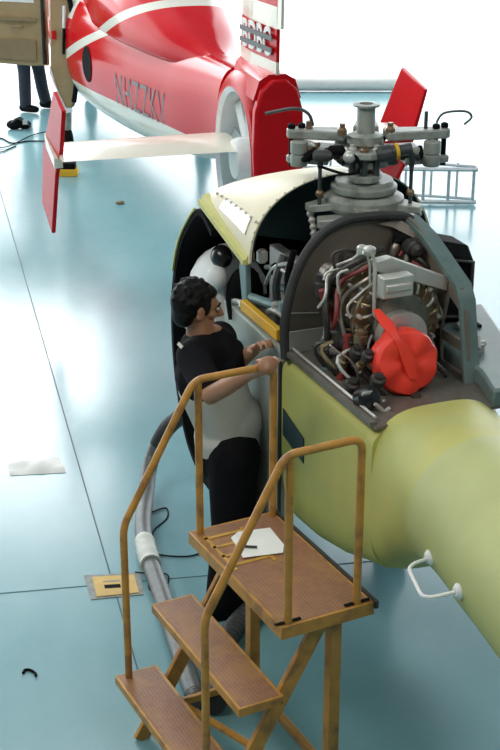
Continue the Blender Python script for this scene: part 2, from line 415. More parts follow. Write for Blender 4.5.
# dust-sheeted seats in the cabin
def sheet_seat(a0, r0, z0, sx):
    mb = MB(); prof = [(0, 0), (.02, .25), (.05, .42), (.10, .47), (.15, .42), (.17, .2), (.18, .0)]
    rings = []
    for k in range(9):
        t = k/8; rr = r0+.30*t; q = 1-.25*abs(2*t-1)**3
        rings.append([P(a0+sx*x, rr, z0+zz*q) for x, zz in prof])
    return mb.loft(rings)
st = part('seat', sheet_seat(-1.16, -.02, 1.06, 2.0), M['white'], hel, 'white covered cabin seat')
part('headrest', MB().ell(P(-.86, .06, 1.50), (.06, .05, .055), (HA, HR, UP)), M['black_gloss'], st)
mb = MB(); mb.ell(P(-.80, .15, 1.30), (.05, .1, .17), (HA, HR, UP)); part('seat', fuse(mb, .02, 2), M['black'], hel)
part('seat', MB().ell(P(-.84, .03, 1.41), (.055, .05, .06), (HA, HR, UP)), M['white'], hel)
# sliding cowling (cream dome)
def dome_ring(a, k, n=28, rl=-.02):
    # arch points of section a ; from left foot over the top to right foot
    ztop = smooth_lin([(-1.5, 1.50), (-1.25, 1.70), (-1.0, 1.82), (-.7, 1.92), (-.33, 1.985)], a)
    zl = lin([(-1.5, 1.30), (-1.0, 1.72), (-.84, 1.755), (-.30, 1.625)], a)
    zr = lin([(-1.5, 1.3), (-.33, 1.55)], a)
    out = []
    for j in range(n):
        t = pi*j/(n-1); x = -cos(t); y = sin(t); y2 = y**(1.0)
        base = zl if x < 0 else zr
        x2 = math.copysign(abs(x)**.85, x)
        r = .44 + x2*(.46 if x < 0 else .42)
        out.append(P(a, r, base + (ztop-k-base)*y2**.9))
    return out
aa = [-.33-.05*i for i in range(12)]
def shell(inner, outer):
    mb = MB(); n = len(inner[0])
    for i in range(len(inner)):
        pass
    rings = [list(o)+list(reversed(ii)) for o, ii in zip(outer, inner)]
    return mb.loft(rings)
outer = [dome_ring(a_, 0) for a_ in aa]; cen = lambda ring: sum(ring, V())/len(ring)
inner = [grow(r_, .975) for r_ in outer]
cw = part('cowling', shell(inner, outer), M['cream'], hel, 'cream sliding cowling')
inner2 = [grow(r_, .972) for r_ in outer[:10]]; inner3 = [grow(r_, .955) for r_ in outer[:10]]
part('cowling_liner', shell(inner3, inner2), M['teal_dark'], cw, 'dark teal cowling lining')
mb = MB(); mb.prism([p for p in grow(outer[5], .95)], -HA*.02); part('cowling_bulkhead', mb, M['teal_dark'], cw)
# lime lip with flange along the cowling's left lower edge
l0 = P(-.345, -.03, 1.645); l1 = P(-.87, -.035, 1.775)
ld = (l1-l0).normalized()
mb = MB(); mb.prism([l0, l0+UP*.022+HR*.01, l0+UP*.032+HR*.04, l0+HR*.04], l1-l0)
mb.prism([l0-UP*.02-HR*.012, l0-HR*.012+UP*.004, l0+HR*.02+UP*.004, l0+HR*.02-UP*.02], l1-l0)
part('cowling_lip', mb, M['lip'], cw, 'lime green lower lip of cowling')
for i in range(9):
    t = i/8; part('rivet', MB().ell(dome_ring(-.35-.45*t, 0)[4]+UP*.003-HR*.003, (.007,)*3, nu=8, nv=6), M['bare'], cw)
for i in range(12):
    part('rivet', MB().ell(outer[0][2+i]*.93+outer[1][2+i]*.07+UP*.002, (.004,)*3, nu=6, nv=5), M['bare'], cw)
mb = MB()
q = [dome_ring(a_, -.004) for a_ in (-.40, -.55, -.70)]
mb.loft([[r_[j]+UP*.004-HR*.003 for j in (2, 3, 4)]+[r_[j] for j in (4, 3, 2)] for r_ in q]); part('latch_plate', mb, M['bare'], cw, 'bare metal patch on cowling')

# gearbox compartment
mb = MB(); mb.box(P(-.35, .47, 1.325), (.68, .92, .03), (HA, HR, UP)); gd = part('gearbox_deck', mb, M['floorpan'], hel)
gb = part('gearbox', MB().lathe([(.20, 1.33), (.20, 1.42), (.17, 1.5), (.155, 1.66), (.13, 1.78), (.12, 1.8)], P(-.25, .47, 0)), M['hub_grey'], hel)
for k in range(10):
    t = 2*pi*k/10; part('boss', MB().cyl(P(-.25+.19*cos(t), .47+.19*sin(t), 1.40), P(-.25+.19*cos(t), .47+.19*sin(t), 1.46), .018, 10), M['bare'], gb)
# side brackets and pipes in compartment
mb = MB()
mb.prism([P(-.58, .05, 1.35), P(-.62, .05, 1.52), P(-.60, .05, 1.62), P(-.545, .05, 1.60), P(-.53, .05, 1.36)], HR*.025)
part('bracket', mb, M['teal_frame'], hel, 'teal bracket', bevel=.004)
mb = MB(); mb.tube([P(-.5, .06, 1.42), P(-.12, .12, 1.46)], .02, 8); mb.tube([P(-.45, .16, 1.47), P(-.1, .2, 1.52)], .014, 8); part('strut', mb, M['teal_frame'], hel)
mb = MB(); mb.box(P(-.42, .2, 1.50), (.3, .05, .26), (HA, HR, UP)); part('panel', mb, M['bare'], hel, 'pale panel behind gearbox pipes', bevel=.005)
for (a1, r1, z1, a2, r2, z2, rad, mk) in ((-.5, .13, 1.55, -.1, .14, 1.60, .011, 'bare'), (-.48, .12, 1.48, -.2, .12, 1.66, .009, 'bare'), (-.3, .11, 1.36, -.3, .13, 1.66, .02, 'hub_dark'),
                                          (-.22, .12, 1.4, -.18, .12, 1.72, .014, 'black'), (-.4, .10, 1.38, -.15, .10, 1.42, .016, 'hub_grey'), (-.14, .10, 1.36, -.12, .12, 1.62, .012, 'brass')):
    part('pipe', MB().tube(spline([P(a1, r1, z1), P((a1+a2)/2, r1-.02, (z1+z2)/2+.03), P(a2, r2, z2)], 6), rad, 8), M[mk], hel)
for (a1, r1, z1, mk) in ((-.36, .12, 1.58, 'black'), (-.20, .09, 1.47, 'teal_frame'), (-.28, .09, 1.44, 'hub_grey'), (-.45, .09, 1.62, 'bare')):
    part('fitting', MB().lathe([(.016, -.03), (.024, -.02), (.024, .02), (.014, .03)], P(a1, r1, z1), UP, 12), M[mk], hel)
part('latch', MB().tube([P(-.62, .0, 1.37), P(-.60, -.01, 1.39), P(-.57, -.012, 1.30)], .008, 8), M['black'], hel)
part('latch', MB().tube([P(-.60, .02, 1.375), P(-.54, .03, 1.385), P(-.52, .02, 1.37)], .012, 8), M['bare'], hel)

# engine bay: transverse firewall with rubber seal, central wall, deck, edge rail
prof = [(0.0, 1.33), (-.005, 1.46), (.012, 1.58), (.045, 1.69), (.10, 1.785), (.17, 1.85), (.26, 1.885), (.36, 1.89), (.48, 1.88), (.55, 1.86), (.59, 1.79), (.60, 1.6), (.60, 1.33)]
mb = MB(); mb.prism([P(-.02, r_, z_) for r_, z_ in prof], HA*.02); part('firewall', mb, M['firewall'], hel, 'brown-grey steel firewall')
sps = spline([P(.012, r_, z_) for r_, z_ in prof[:11]], 5)
part('firewall_seal', MB().tube(sps, .020, 10), M['rubber'], hel, 'black rubber seal around firewall')
part('firewall_doubler', MB().box(P(.012, .125, 1.385), (.006, .22, .115), (HA, HR, UP)), M['bare'], hel, 'bright plate at foot of firewall', bevel=.002)
part('firewall_wire', MB().tube([P(.008, .01, 1.522), P(.008, .15, 1.505)], .003, 6), M['bare'], hel)
# deck
mb = MB(); mb.prism([P(0, .012, 1.337), P(.80, .012, 1.337), P(.80, .54, 1.337), P(0, .66, 1.337)], UP*.012); part('engine_deck', mb, M['floorpan'], hel)
mb = MB(); mb.box(P(.39, .012, 1.352), (.78, .028, .02), (HA, HR, UP)); part('deck_rail', mb, M['floorpan'], hel)
part('deck_strip', MB().tube([P(.02, .03, 1.37), P(.76, .03, 1.37)], .006, 8), M['bare'], hel, 'bright strip along deck edge')
# central wall with flange and lightening slots
wallp = [(.0, 1.33), (.0, 1.88), (.18, 1.84), (.46, 1.71), (.50, 1.66), (.56, 1.33)]
def wall_with_slots():
    mb = MB(); R0 = .53
    # columns: frame pieces leaving two slots
    mb.prism([P(.0, R0, 1.33), P(.0, R0, 1.88), P(.18, R0, 1.84), P(.30, R0, 1.785), P(.36, R0, 1.33)], HR*.015)
    mb.prism([P(.30, R0, 1.785), P(.47, R0, 1.71), P(.49, R0, 1.66), P(.47, R0, 1.62), P(.38, R0, 1.66), P(.34, R0, 1.5)], HR*.015)
    mb.prism([P(.47, R0, 1.63), P(.52, R0, 1.63), P(.57, R0, 1.33), P(.52, R0, 1.33)], HR*.015)
    mb.prism([P(.35, R0, 1.50), P(.52, R0, 1.50), P(.52, R0, 1.46), P(.35, R0, 1.46)], HR*.015)
    mb.prism([P(.35, R0, 1.37), P(.54, R0, 1.37), P(.55, R0, 1.33), P(.35, R0, 1.33)], HR*.015)
    return mb
cwall = part('centre_wall', wall_with_slots(), M['firewall'], hel, 'steel centre wall with slots')
fl = [P(.0, .56, 1.865), P(.18, .55, 1.835), P(.46, .55, 1.715), P(.50, .55, 1.66), P(.575, .55, 1.33)]
rings = []
for i, p in enumerate(fl):
    rings.append([p-HR*.035+UP*.005, p+HR*.035+UP*.005, p+HR*.035-UP*.01-HA*.012, p-HR*.035-UP*.01-HA*.012])
part('wall_flange', MB().loft(rings), M['teal_panel'], cwall, 'teal flange along centre wall')
# right engine deck panel and intake box
mb = MB(); mb.prism([P(-.06, .555, 1.34), P(.60, .56, 1.34), P(.80, .50, 1.34), P(.80, .58, 1.34), P(.5, .79, 1.34), P(-.06, .97, 1.34)], UP*.075)
part('right_cowling_panel', mb, M['teal_panel'], hel, 'teal grey panel over right engine', bevel=.012)
for a_, r_ in ((.20, .72), (.42, .66)):
    mb = MB(); mb.box(P(a_, r_, 1.43), (.05, .03, .03), (HA, HR, UP)); mb.tube([P(a_-.05, r_+.02, 1.435), P(a_, r_, 1.465), P(a_+.04, r_-.02, 1.435)], .008, 8); mb.cyl(P(a_, r_-.03, 1.44), P(a_, r_+.03, 1.44), .012, 10)
    part('latch', mb, M['bare'], hel, 'metal latch on right cowling panel')
part('hinge_strip', MB().box(P(.12, .80, 1.42), (.16, .02, .01), (HA, HR, UP)), M['black'], hel)
mb = MB(); mb.loft([[P(a_, r0, z0), P(a_, r1, z0-.02), P(a_, r1, z1-.05), P(a_, r0, z1)] for a_, r0, r1, z0, z1 in ((-.06, .62, .80, 1.42, 1.79), (.06, .62, .81, 1.42, 1.78), (.12, .62, .805, 1.44, 1.73))])
ib = part('intake_box', mb, M['black'], hel, 'black air intake box', bevel=.012)
part('intake_frame', MB().tube([P(.125, .64, 1.46), P(.13, .79, 1.44), P(.13, .79, 1.68), P(.125, .64, 1.71), P(.125, .64, 1.46)], .008, 8), M['rubber'], ib)
# upper roof edge of bay, right of firewall
mb = MB(); mb.prism([P(.005, .40, 1.855), P(.005, .50, 1.865), P(.10, .545, 1.83), P(.10, .535, 1.80), P(.005, .47, 1.835)], HA*.01); part('bay_corner', mb, M['firewall'], hel, 'pale corner gusset above the bay')

# --- engine
def px_path(pts, a_):
    out = []
    for (x, y) in pts:
        d = ray(x, y); c0 = V((0, 0, CAM_H)); n = HA; t = (a_ - n.dot(c0-HO))/n.dot(d); out.append(c0+d*t)
    return out
ec = V((.30, .32)); 
def E(a, dr, dz): return P(a, .325+dr, 1.585+dz)
eax = HA
eng = part('engine', MB().lathe([(.10, -.0), (.17, .0), (.185, .06), (.185, .12), (.20, .13), (.20, .15), (.175, .16), (.165, .26), (.18, .27), (.18, .285), (.13, .30), (.12, .36)], E(.03, 0, -.02), eax, 36), M['steel'], hel, 'turbine engine casing')
part('casing_ring', MB().lathe([(.17, 0), (.212, 0), (.212, .02), (.17, .02)], E(.22, 0, -.02), eax, 40), M['brass'], eng)
part('casing_ring', MB().lathe([(.12, 0), (.19, 0), (.19, .016), (.12, .016)], E(.335, 0, -.02), eax, 40), M['brass'], eng)
part('exhaust_duct', MB().lathe([(.095, 0), (.095, .06), (.102, .07), (.102, .09)], E(.36, -.02, -.055), eax, 36), M['bare'], eng, 'pale exhaust duct')
for k in range(26):
    t = 2*pi*k/26; c = E(.345, .175*cos(t), -.02+.175*sin(t))
    part('bolt', MB().cyl(c, c+HA*.03, .009, 8), M['steel' if k % 3 else 'bare'], eng)
for k in range(18):
    t = 2*pi*k/18; c = E(.24, .205*cos(t), -.02+.205*sin(t))
    part('bolt', MB().cyl(c, c+HA*.025, .008, 8), M['bare' if k % 2 else 'brass'], eng)
for k in range(11):
    t = pi*(.02+.96*k/10); q0 = E(.37, .13*cos(t), .13*sin(t)-.02); q1 = E(.37, .165*cos(t+.12), .165*sin(t+.12)-.02); q2 = E(.3, .2*cos(t+.2), .2*sin(t+.2)-.02)
    part('fuel_pipe', MB().tube(spline([q0, q1, q2], 5), .0055, 6), M['bare' if k % 2 else 'brass'], eng)
# accessory lumps (gear case, pumps)
for i, (a_, dr, dz, rr, ln, mk) in enumerate(((.12, -.20, .02, .05, .12, 'engine_dark'), (.10, -.19, .13, .04, .10, 'steel'), (.2, -.18, -.10, .055, .14, 'engine_dark'), (.34, -.11, -.19, .045, .12, 'engine_dark'), (.14, .20, .08, .045, .12, 'engine_dark'),
                                            (.12, .16, .2, .035, .1, 'engine_dark'), (.26, .17, -.14, .05, .12, 'engine_dark'), (.08, -.10, .17, .035, .06, 'engine_dark'), (.10, .0, .18, .03, .05, 'steel'), (.38, -.17, -.09, .03, .07, 'brass'),
                                            (.42, -.03, -.20, .05, .1, 'engine_dark'), (.08, .22, .2, .03, .08, 'hub_dark'), (.44, -.14, -.17, .03, .06, 'steel'), (.25, -.22, -.2, .04, .1, 'engine_dark'))):
    ax_ = HA if i % 3 else UP
    part('accessory', MB().lathe([(rr*.6, 0), (rr, ln*.15), (rr, ln*.6), (rr*.8, ln*.65), (rr*.8, ln*.9), (rr*.4, ln)], E(a_, dr, dz), ax_, 16), M[mk], eng)
# metal box on top and support beam to centre wall
mb = MB(); mb.box(px_path([(395, 285)], .43)[0], (.06, .13, .085), (HA, HR, UP)); mb.box(px_path([(395, 285)], .43)[0]+HA*.03, (.02, .11, .03), (HA, HR, UP)); part('igniter_box', mb, M['bare'], eng, 'pale metal box on top of engine', bevel=.006)
bq_ = px_path([(376, 262), (392, 258), (449, 278), (447, 291), (378, 272)], .38)
part('support_beam', MB().prism(bq_, -HA*.05), M['bare'], eng, 'pale beam from engine to centre wall', bevel=.004)
# big white-metal pipe loop in front
part('bleed_pipe', MB().tube(round_path(px_path([(363, 252), (371, 252), (375, 262), (374, 316), (388, 326)], .40), .02), .0075, 10), M['bare'], eng, 'bright bleed pipe')
part('bleed_pipe', MB().tube(round_path(px_path([(358, 254), (366, 252), (370, 265), (370, 285)], .36), .02), .005, 8), M['bare'], eng)
part('pipe_cap', MB().lathe([(.02, -.015), (.026, -.01), (.026, .012), (.012, .02)], px_path([(369, 251)], .38)[0], UP, 14), M['bare'], eng)
part('pipe_cap', MB().lathe([(.016, -.015), (.02, -.01), (.02, .012), (.01, .02)], px_path([(362, 250)], .36)[0], UP, 14), M['bare'], eng)
# arcs of hoses around the left of the engine
for k, (R_, mk, rad, t0, t1, a_) in enumerate(((.235, 'redhose', .009, 1.75, 3.3, .26), (.255, 'engine_dark', .013, 1.6, 3.6, .22), (.215, 'steel', .009, 1.7, 3.9, .30), (.27, 'bare', .006, 1.9, 3.0, .2), (.225, 'redhose', .008, -.3, 1.0, .24), (.25, 'engine_dark', .012, -.7, .9, .2), (.205, 'bare', .005, -.2, .8, .32))):
    part('hose', MB().tube([E(a_+.03*sin(i*.6), R_*cos(t0+(t1-t0)*i/16), -.02+R_*sin(t0+(t1-t0)*i/16)) for i in range(17)], rad, 8), M[mk], eng)
for pts, a_, rad, mk, lab in (([(322, 290), (326, 304), (333, 320)], .18, .016, 'redhose', 'dark red hose'), ([(323, 350), (322, 362)], .18, .014, 'redhose', None), ([(347, 335), (347, 352), (340, 380)], .34, .017, 'redhose', 'dark red hose'),
                        ([(324, 280), (328, 272), (345, 268), (352, 270)], .2, .005, 'bare', None), ([(340, 300), (338, 276), (348, 270)], .25, .006, 'bare', None), ([(350, 318), (348, 306), (362, 292), (372, 284)], .34, .005, 'bare', None),
                        ([(325, 318), (323, 350)], .2, .004, 'bare', None), ([(392, 275), (402, 290), (410, 296)], .36, .004, 'bare', None), ([(412, 300), (425, 290), (432, 300), (430, 320)], .3, .004, 'bare', None), ([(418, 268), (425, 275), (428, 288)], .22, .006, 'redhose', None),
                        ([(335, 268), (333, 255), (344, 250), (356, 252)], .2, .006, 'engine_dark', None), ([(356, 330), (362, 352), (358, 378), (366, 398)], .42, .006, 'steel', None), ([(372, 335), (368, 350), (374, 372)], .42, .005, 'bare', None),
                        ([(330, 345), (338, 352), (352, 362), (360, 380)], .4, .004, 'bare', None), ([(410, 240), (405, 248), (400, 256)], .1, .009, 'redhose', None), ([(395, 243), (400, 240), (408, 238)], .08, .012, 'black', None), ([(352, 408), (370, 412), (385, 400)], .6, .005, 'bare', None),
                        ([(360, 372), (372, 384), (388, 398)], .55, .008, 'engine_dark', None), ([(432, 325), (426, 335), (434, 350)], .35, .005, 'steel', None)):
    part('pipe', MB().tube(spline(px_path(pts, a_), 6), rad, 8), M[mk], eng, lab)
# lower left components on the deck
for (x, y, a_, rr, ln, mk) in ((330, 332, .2, .022, .05, 'teal_frame'), (324, 372, .22, .02, .04, 'teal_frame'), (328, 379, .28, .016, .03, 'bare'), (352, 385, .5, .03, .05, 'engine_dark'), (362, 398, .6, .02, .04, 'engine_dark'), (343, 362, .35, .022, .05, 'brass'), (368, 356, .5, .025, .05, 'engine_dark'), (357, 352, .4, .03, .06, 'engine_dark'), (350, 342, .34, .02, .05, 'engine_dark'), (360, 366, .45, .018, .04, 'brass'), (430, 390, .5, .04, .06, 'engine_dark'), (415, 400, .6, .035, .05, 'engine_dark'), (378, 380, .6, .03, .05, 'engine_dark')):
    q = px_path([(x, y)], a_)[0]
    part('fitting', MB().lathe([(rr*.7, -ln/2), (rr, -ln*.3), (rr, ln*.2), (rr*.6, ln*.3), (rr*.6, ln/2)], q, (UP+HA*.4), 14), M[mk], eng)
q = px_path([(366, 398)], .62)[0]
fu = part('fuel_unit', MB().lathe([(.03, -.03), (.045, -.025), (.045, .03), (.02, .04)], q, HA+UP*.6, 20), M['black_gloss'], eng, 'black round fuel unit')
part('data_plate', MB().box(px_path([(367, 393)], .665)[0], (.035, .025, .004), (HR, (HA+UP).normalized()*-1, UP)), M['white'], fu, 'small white data plate')
part('actuator', MB().tube(px_path([(375, 404), (384, 412), (390, 408)], .68), .008, 8), M['bare'], eng)
# dark ancillaries along the top right of the bay
for (x, y, a_, rx, rz, mk) in ((402, 240, .05, .04, .03, 'black'), (415, 248, .08, .035, .04, 'black'), (424, 258, .1, .03, .05, 'black'), (395, 250, .08, .02, .03, 'steel'), (408, 255, .12, .012, .035, 'bare'), (414, 259, .14, .01, .03, 'hub_dark')):
    q = px_path([(x, y)], a_)[0]; part('accessory', MB().lathe([(rx*.6, -rz), (rx, -rz*.6), (rx, rz*.5), (rx*.5, rz)], q, UP+HR*.2, 14), M[mk], eng)
# fill behind: dark mass of lines under the engine
for k in range(26):
    a_ = random.uniform(.1, .55); r0 = random.uniform(.08, .5)
    p0 = P(a_, r0, 1.36); p1 = P(a_+random.uniform(-.1, .1), r0+random.uniform(-.1, .1), 1.42+random.uniform(0, .06)); p2 = P(a_+random.uniform(-.15, .1), .3+random.uniform(-.12, .12), 1.5)
    part('pipe', MB().tube(spline([p0, p1, p2], 5), random.choice((.005, .007, .01)), 6), M[random.choice(('engine_dark', 'engine_dark', 'steel', 'brass', 'hub_dark', 'bare'))], eng)

# --- rotor head
RC = P(-.25, .47, 0)
mast = part('rotor_mast', MB().lathe([(.075, 1.80), (.075, 1.93), (.066, 1.94), (.062, 2.06)], RC), M['bronze'], hel, 'bronze rotor mast')
part('swashplate', MB().lathe([(.07, 1.925), (.135, 1.925), (.14, 1.935), (.14, 1.95), (.125, 1.955), (.125, 1.965), (.12, 1.975), (.07, 1.975)], RC, n=40), M['hub_grey'], mast)
part('swashplate', MB().lathe([(.07, 1.85), (.155, 1.85), (.17, 1.87), (.17, 1.90), (.145, 1.915), (.07, 1.92)], RC, n=40), M['hub_grey'], mast)
for ang in (195, 340, 80, 270):
    d = V((cos(radians(ang)), sin(radians(ang)), 0)); s_ = V((-d.y, d.x, 0))
    part('swashplate_arm', MB().prism([RC+UP*1.865+d*.1-s_*.07, RC+UP*1.85+d*.25-s_*.03, RC+UP*1.85+d*.25+s_*.03, RC+UP*1.865+d*.1+s_*.07], UP*.03), M['hub_grey'], mast, bevel=.004)
mb = MB(); mb.prism([RC+V((-.20, -.16, 1.80)), RC+V((.08, -.18, 1.83)), RC+V((.08, -.10, 1.83)), RC+V((-.2, -.08, 1.80))], UP*.035); part('scissor_link', mb, M['hub_grey'], mast, bevel=.005)
mb = MB(); mb.cyl(RC+V((.13, -.12, 1.55)), RC+V((.13, -.12, 1.85)), .04); mb.cyl(RC+V((.19, -.06, 1.6)), RC+V((.19, -.06, 1.84)), .035); part('servo', mb, M['bare'], mast)
mb = MB(); mb.cyl(RC+V((-.14, -.1, 1.55)), RC+V((-.14, -.1, 1.83)), .035); part('servo', mb, M['hub_grey'], mast)
for sgn in (-1, 1):
    part('chain', MB().tube([RC+V((sgn*(.23-.02*sin(k*.2)), -.05-.005*k, 1.85-.013*k)) for k in range(17)], [.010+.008*(k % 2) for k in range(17)], 8), M['bare'], mast)
hub = part('rotor_hub', MB().lathe([(.07, 2.03), (.11, 2.04), (.11, 2.065), (.06, 2.07), (.055, 2.12), (.075, 2.125), (.075, 2.16), (.05, 2.17)], RC), M['hub_grey'], hel)
part('hub_cap', MB().lathe([(.038, 2.15), (.038, 2.275), (.055, 2.28), (.055, 2.288), (.03, 2.29), (.03, 2.2)], RC, n=28), M['hub_grey'], hub, 'grey flanged tube on top of hub')
def blade_arm(ang, length, zoff=0, drop=0):
    d = V((cos(radians(ang)), sin(radians(ang)), 0)); s_ = V((-d.y, d.x, 0)); c = RC+UP*(2.0+zoff)
    def plate(z, w0, w1, l0, l1, th, nm, mk, lab=None):
        mb = MB(); n = 10; tip = [c+d*(l1-w1+w1*cos(t))+s_*(w1*sin(t))+UP*z for t in [(-pi/2+pi*i/n) for i in range(n+1)]]
        mb.prism([c+d*l0-s_*w0+UP*z]+tip+[c+d*l0+s_*w0+UP*z], UP*th); return part(nm, mb, M[mk], hub, lab, bevel=.006)
    up_ = plate(.14, .055, .038, .085, length, .038, 'blade_sleeve', 'hub_grey')
    plate(.035, .05, .032, length*.45, length, .03, 'blade_sleeve', 'hub_grey')
    part('star_arm', MB().loft([[c+d*l_-s_*w_+UP*(z_-h_), c+d*l_+s_*w_+UP*(z_-h_), c+d*l_+s_*w_+UP*(z_+h_), c+d*l_-s_*w_+UP*(z_+h_)] for l_, w_, z_, h_ in ((.02, .06, .08, .03), (.12, .045, .09, .02), (length*.62, .055, .095, .016))]), M['hub_grey'], hub, bevel=.008)
    part('bearing', MB().lathe([(.03, 0), (.042, .01), (.03, .02), (.042, .03), (.03, .04), (.042, .05), (.03, .06)], c+d*length*.5+UP*.05, UP, 20), M['hub_dark'], hub)
    for q in (.02, -.025):
        part('blade_pin', MB().lathe([(.014, .02), (.011, .03), (.011, .18), (.016, .18), (.016, .195), (.006, .2)], c+d*(length-.04+q*.9)+s_*(q*.4), UP, 12), M['black'], hub, 'black blade pin')
    return c, d, s_
c, d, s_ = blade_arm(172, .33)
part('damper_weight', MB().lathe([(.034, -.055), (.036, -.052), (.036, -.01), (.030, -.008), (.030, -.002), (.036, 0), (.036, .045), (.033, .048)], c+d*.27-s_*-.06+UP*.09, UP, 24), M['hub_grey'], hub, 'grey cylindrical weight')
part('wire', MB().tube(spline([c+d*.22+UP*.19, c+d*.24+UP*.24, c+d*.30+UP*.26, c+d*.42+UP*.235], 6), .007, 8), M['hub_dark'], hub)
part('bolt_head', MB().cyl(c+d*.235+UP*.17, c+d*.235+UP*.21, .014, 8), M['bronze'], hub)
c, d, s_ = blade_arm(8, .36)
part('damper_weight', MB().lathe([(.034, -.055), (.036, -.052), (.036, -.01), (.030, -.008), (.030, -.002), (.036, 0), (.036, .045), (.033, .048)], c+d*.27-s_*.06+UP*.09, UP, 24), M['hub_grey'], hub, 'grey cylindrical weight')
part('wire', MB().tube(spline([c+d*.30+UP*.20, c+d*.33+UP*.24, c+d*.42+UP*.245, c+d*.45+UP*.22, c+d*.42+UP*.19], 6), .005, 8), M['hub_dark'], hub)
part('bolt_head', MB().cyl(c+d*.255+UP*.17, c+d*.255+UP*.25, .008, 8), M['hub_dark'], hub)
for z_, w0, ln in ((2.085, .085, .15), (1.985, .075, .14)):
    c = RC+UP*z_; f_ = V((-.10, -.99, 0)).normalized(); g_ = V((f_.y, -f_.x, 0))
    part('front_yoke', MB().prism([c-g_*.05-f_*.06, c-g_*w0+f_*.03, c-g_*w0*.8+f_*ln*.8, c-g_*.03+f_*ln, c+g_*.03+f_*ln, c+g_*w0*.8+f_*ln*.8, c+g_*w0+f_*.03, c+g_*.05-f_*.06], UP*.03), M['hub_grey'], hub, bevel=.006)
for k in (-1, 0, 1):
    q = RC+f_*(.10+.02*(k == 0))+g_*.05*k; part('yoke_pin', MB().cyl(q+UP*2.0, q+UP*2.10, .014, 12), M['hub_dark'], hub)
    part('yoke_nut', MB().lathe([(.02, 2.11), (.02, 2.125), (.012, 2.13), (.012, 2.14)], q, UP, 8), M['bare' if k else 'bronze'], hub)
c, d, s_ = blade_arm(85, .30)
# lead-lag damper with yellow ring
q0 = RC+V((.055, -.12, 2.105)); q1 = RC+V((.17, -.10, 2.125)); dd = (q1-q0).normalized()
dm = part('lag_damper', MB().lathe([(.02, -.02), (.035, 0), (.035, .04), (.028, .045), (.028, .075), (.022, .08), (.022, .13)], q0, dd, 24), M['hub_dark'], hub, 'dark lag damper')
part('damper_ring', MB().lathe([(.026, .06), (.034, .06), (.034, .074), (.026, .074)], q0, dd, 24), M['yellow'], dm, 'yellow ring')
part('lag_damper', MB().lathe([(.015, 0), (.026, .01), (.026, .06), (.015, .08)], RC+V((-.22, -.08, 2.09)), V((1, -.25, .05)), 20), M['hub_dark'], hub)
for x_, y_ in ((-.19, -.08), (.19, -.06), (-.02, .22)):
    pr = part('pitch_rod', MB().lathe([(.012, 1.86), (.012, 1.87), (.008, 1.89), (.008, 2.03), (.013, 2.05), (.013, 2.10)], RC+V((x_, y_, 0)), UP, 12), M['hub_dark'], hub)
    part('rod_end', MB().ell(RC+V((x_, y_, 1.93)), (.018,)*3, nu=10, nv=8), M['bronze'], pr)
mb = MB(); mb.tube(spline([RC+V((-.1, -.12, 2.07)), RC+V((-.06, -.15, 2.11)), RC+V((-.03, -.14, 2.06)), RC+V((-.08, -.15, 2.03)), RC+V((-.2, -.13, 2.06))], 6), .006, 8); part('wire', mb, M['black'], hub)
part('bolt_head', MB().ell(RC+V((-.075, -.14, 2.10)), (.026,)*3), M['bare'], hub)
for k in range(22):
    t = random.uniform(0, 2*pi); q = RC+V((cos(t)*random.uniform(.08, .26), sin(t)*random.uniform(.06, .14), random.uniform(2.06, 2.13))); e_ = V((random.uniform(-1, 1), random.uniform(-1, 1), random.uniform(-.4, .4))).normalized(); rr = random.uniform(.010, .022)
    part('fitting', MB().lathe([(rr*.6, -rr*2), (rr, -rr*1.6), (rr, rr), (rr*.7, rr*1.3), (rr*.5, rr*2.2)], q, e_, 10), M[random.choice(('hub_grey', 'hub_dark', 'hub_dark', 'bare', 'bronze', 'black'))], hub)
for x_, y_ in ((-.10, -.04), (.10, -.02)):
    part('bolt_head', MB().lathe([(.02, 2.17), (.02, 2.19), (.012, 2.2), (.012, 2.215)], RC+V((x_, y_, 0)), UP, 10), M['bronze'], hub)

# loose things on the near helicopter
q0 = P(-.50, .03, 1.345)
mb = MB(); mb.prism([P(-.51, .012, 1.362), P(-.11, .012, 1.358), P(-.11, .042, 1.358), P(-.51, .042, 1.362)], UP*.05)
solo('wooden_batten', mb, M['yellow'], 'bright yellow batten lying on the deck edge by the hands', 'batten', P(-.31, .035, 1.34), bevel=.004)
# red exhaust cover with strap
cc = P(.53, .265, 1.47)
cov = thing('exhaust_cover', 'bright red vinyl cover tied over the engine exhaust', 'cover', cc)
cax = (HA + UP*.15 - HR*.05).normalized(); up2 = UP.cross(cax).cross(cax)*-1; up2 = (UP-cax*UP.dot(cax)).normalized(); rt2 = up2.cross(cax)*-1; rs = rt2 if rt2.dot(HR) < 0 else -rt2
rings = []
for rr, h in ((.110, -.05), (.124, -.045), (.128, 0), (.127, .03), (.119, .045), (.095, .052), (.06, .05), (.026, .046), (.001, .045)):
    rings.append([cc+cax*(h+.006*sin(5*2*pi*j/48+h*60)*(rr > .05))+(rt2*cos(2*pi*j/48)+up2*sin(2*pi*j/48))*rr*(1+.02*sin(7*2*pi*j/48)+.015*sin(11*2*pi*j/48+1)) for j in range(48)])
part('cover_cap', MB().loft(rings), M['redcover'], cov)
mb = MB(); st_ = [cc+up2*.20+rs*.085-cax*.06, cc+up2*.155+rs*.07-cax*.0, cc+up2*.11+rs*.055+cax*.045, cc+up2*.05+rs*.02+cax*.056, cc-up2*.06-rs*.01+cax*.055]
st_ = spline(st_, 5); mb.loft([[p-rt2*w_, p+rt2*w_, p+rt2*w_+cax*.008, p-rt2*w_+cax*.008] for p, w_ in zip(st_, [.014+.012*math.sin(i*.3)**2 for i in range(len(st_))])]); part('strap', mb, M['redcover'], cov)

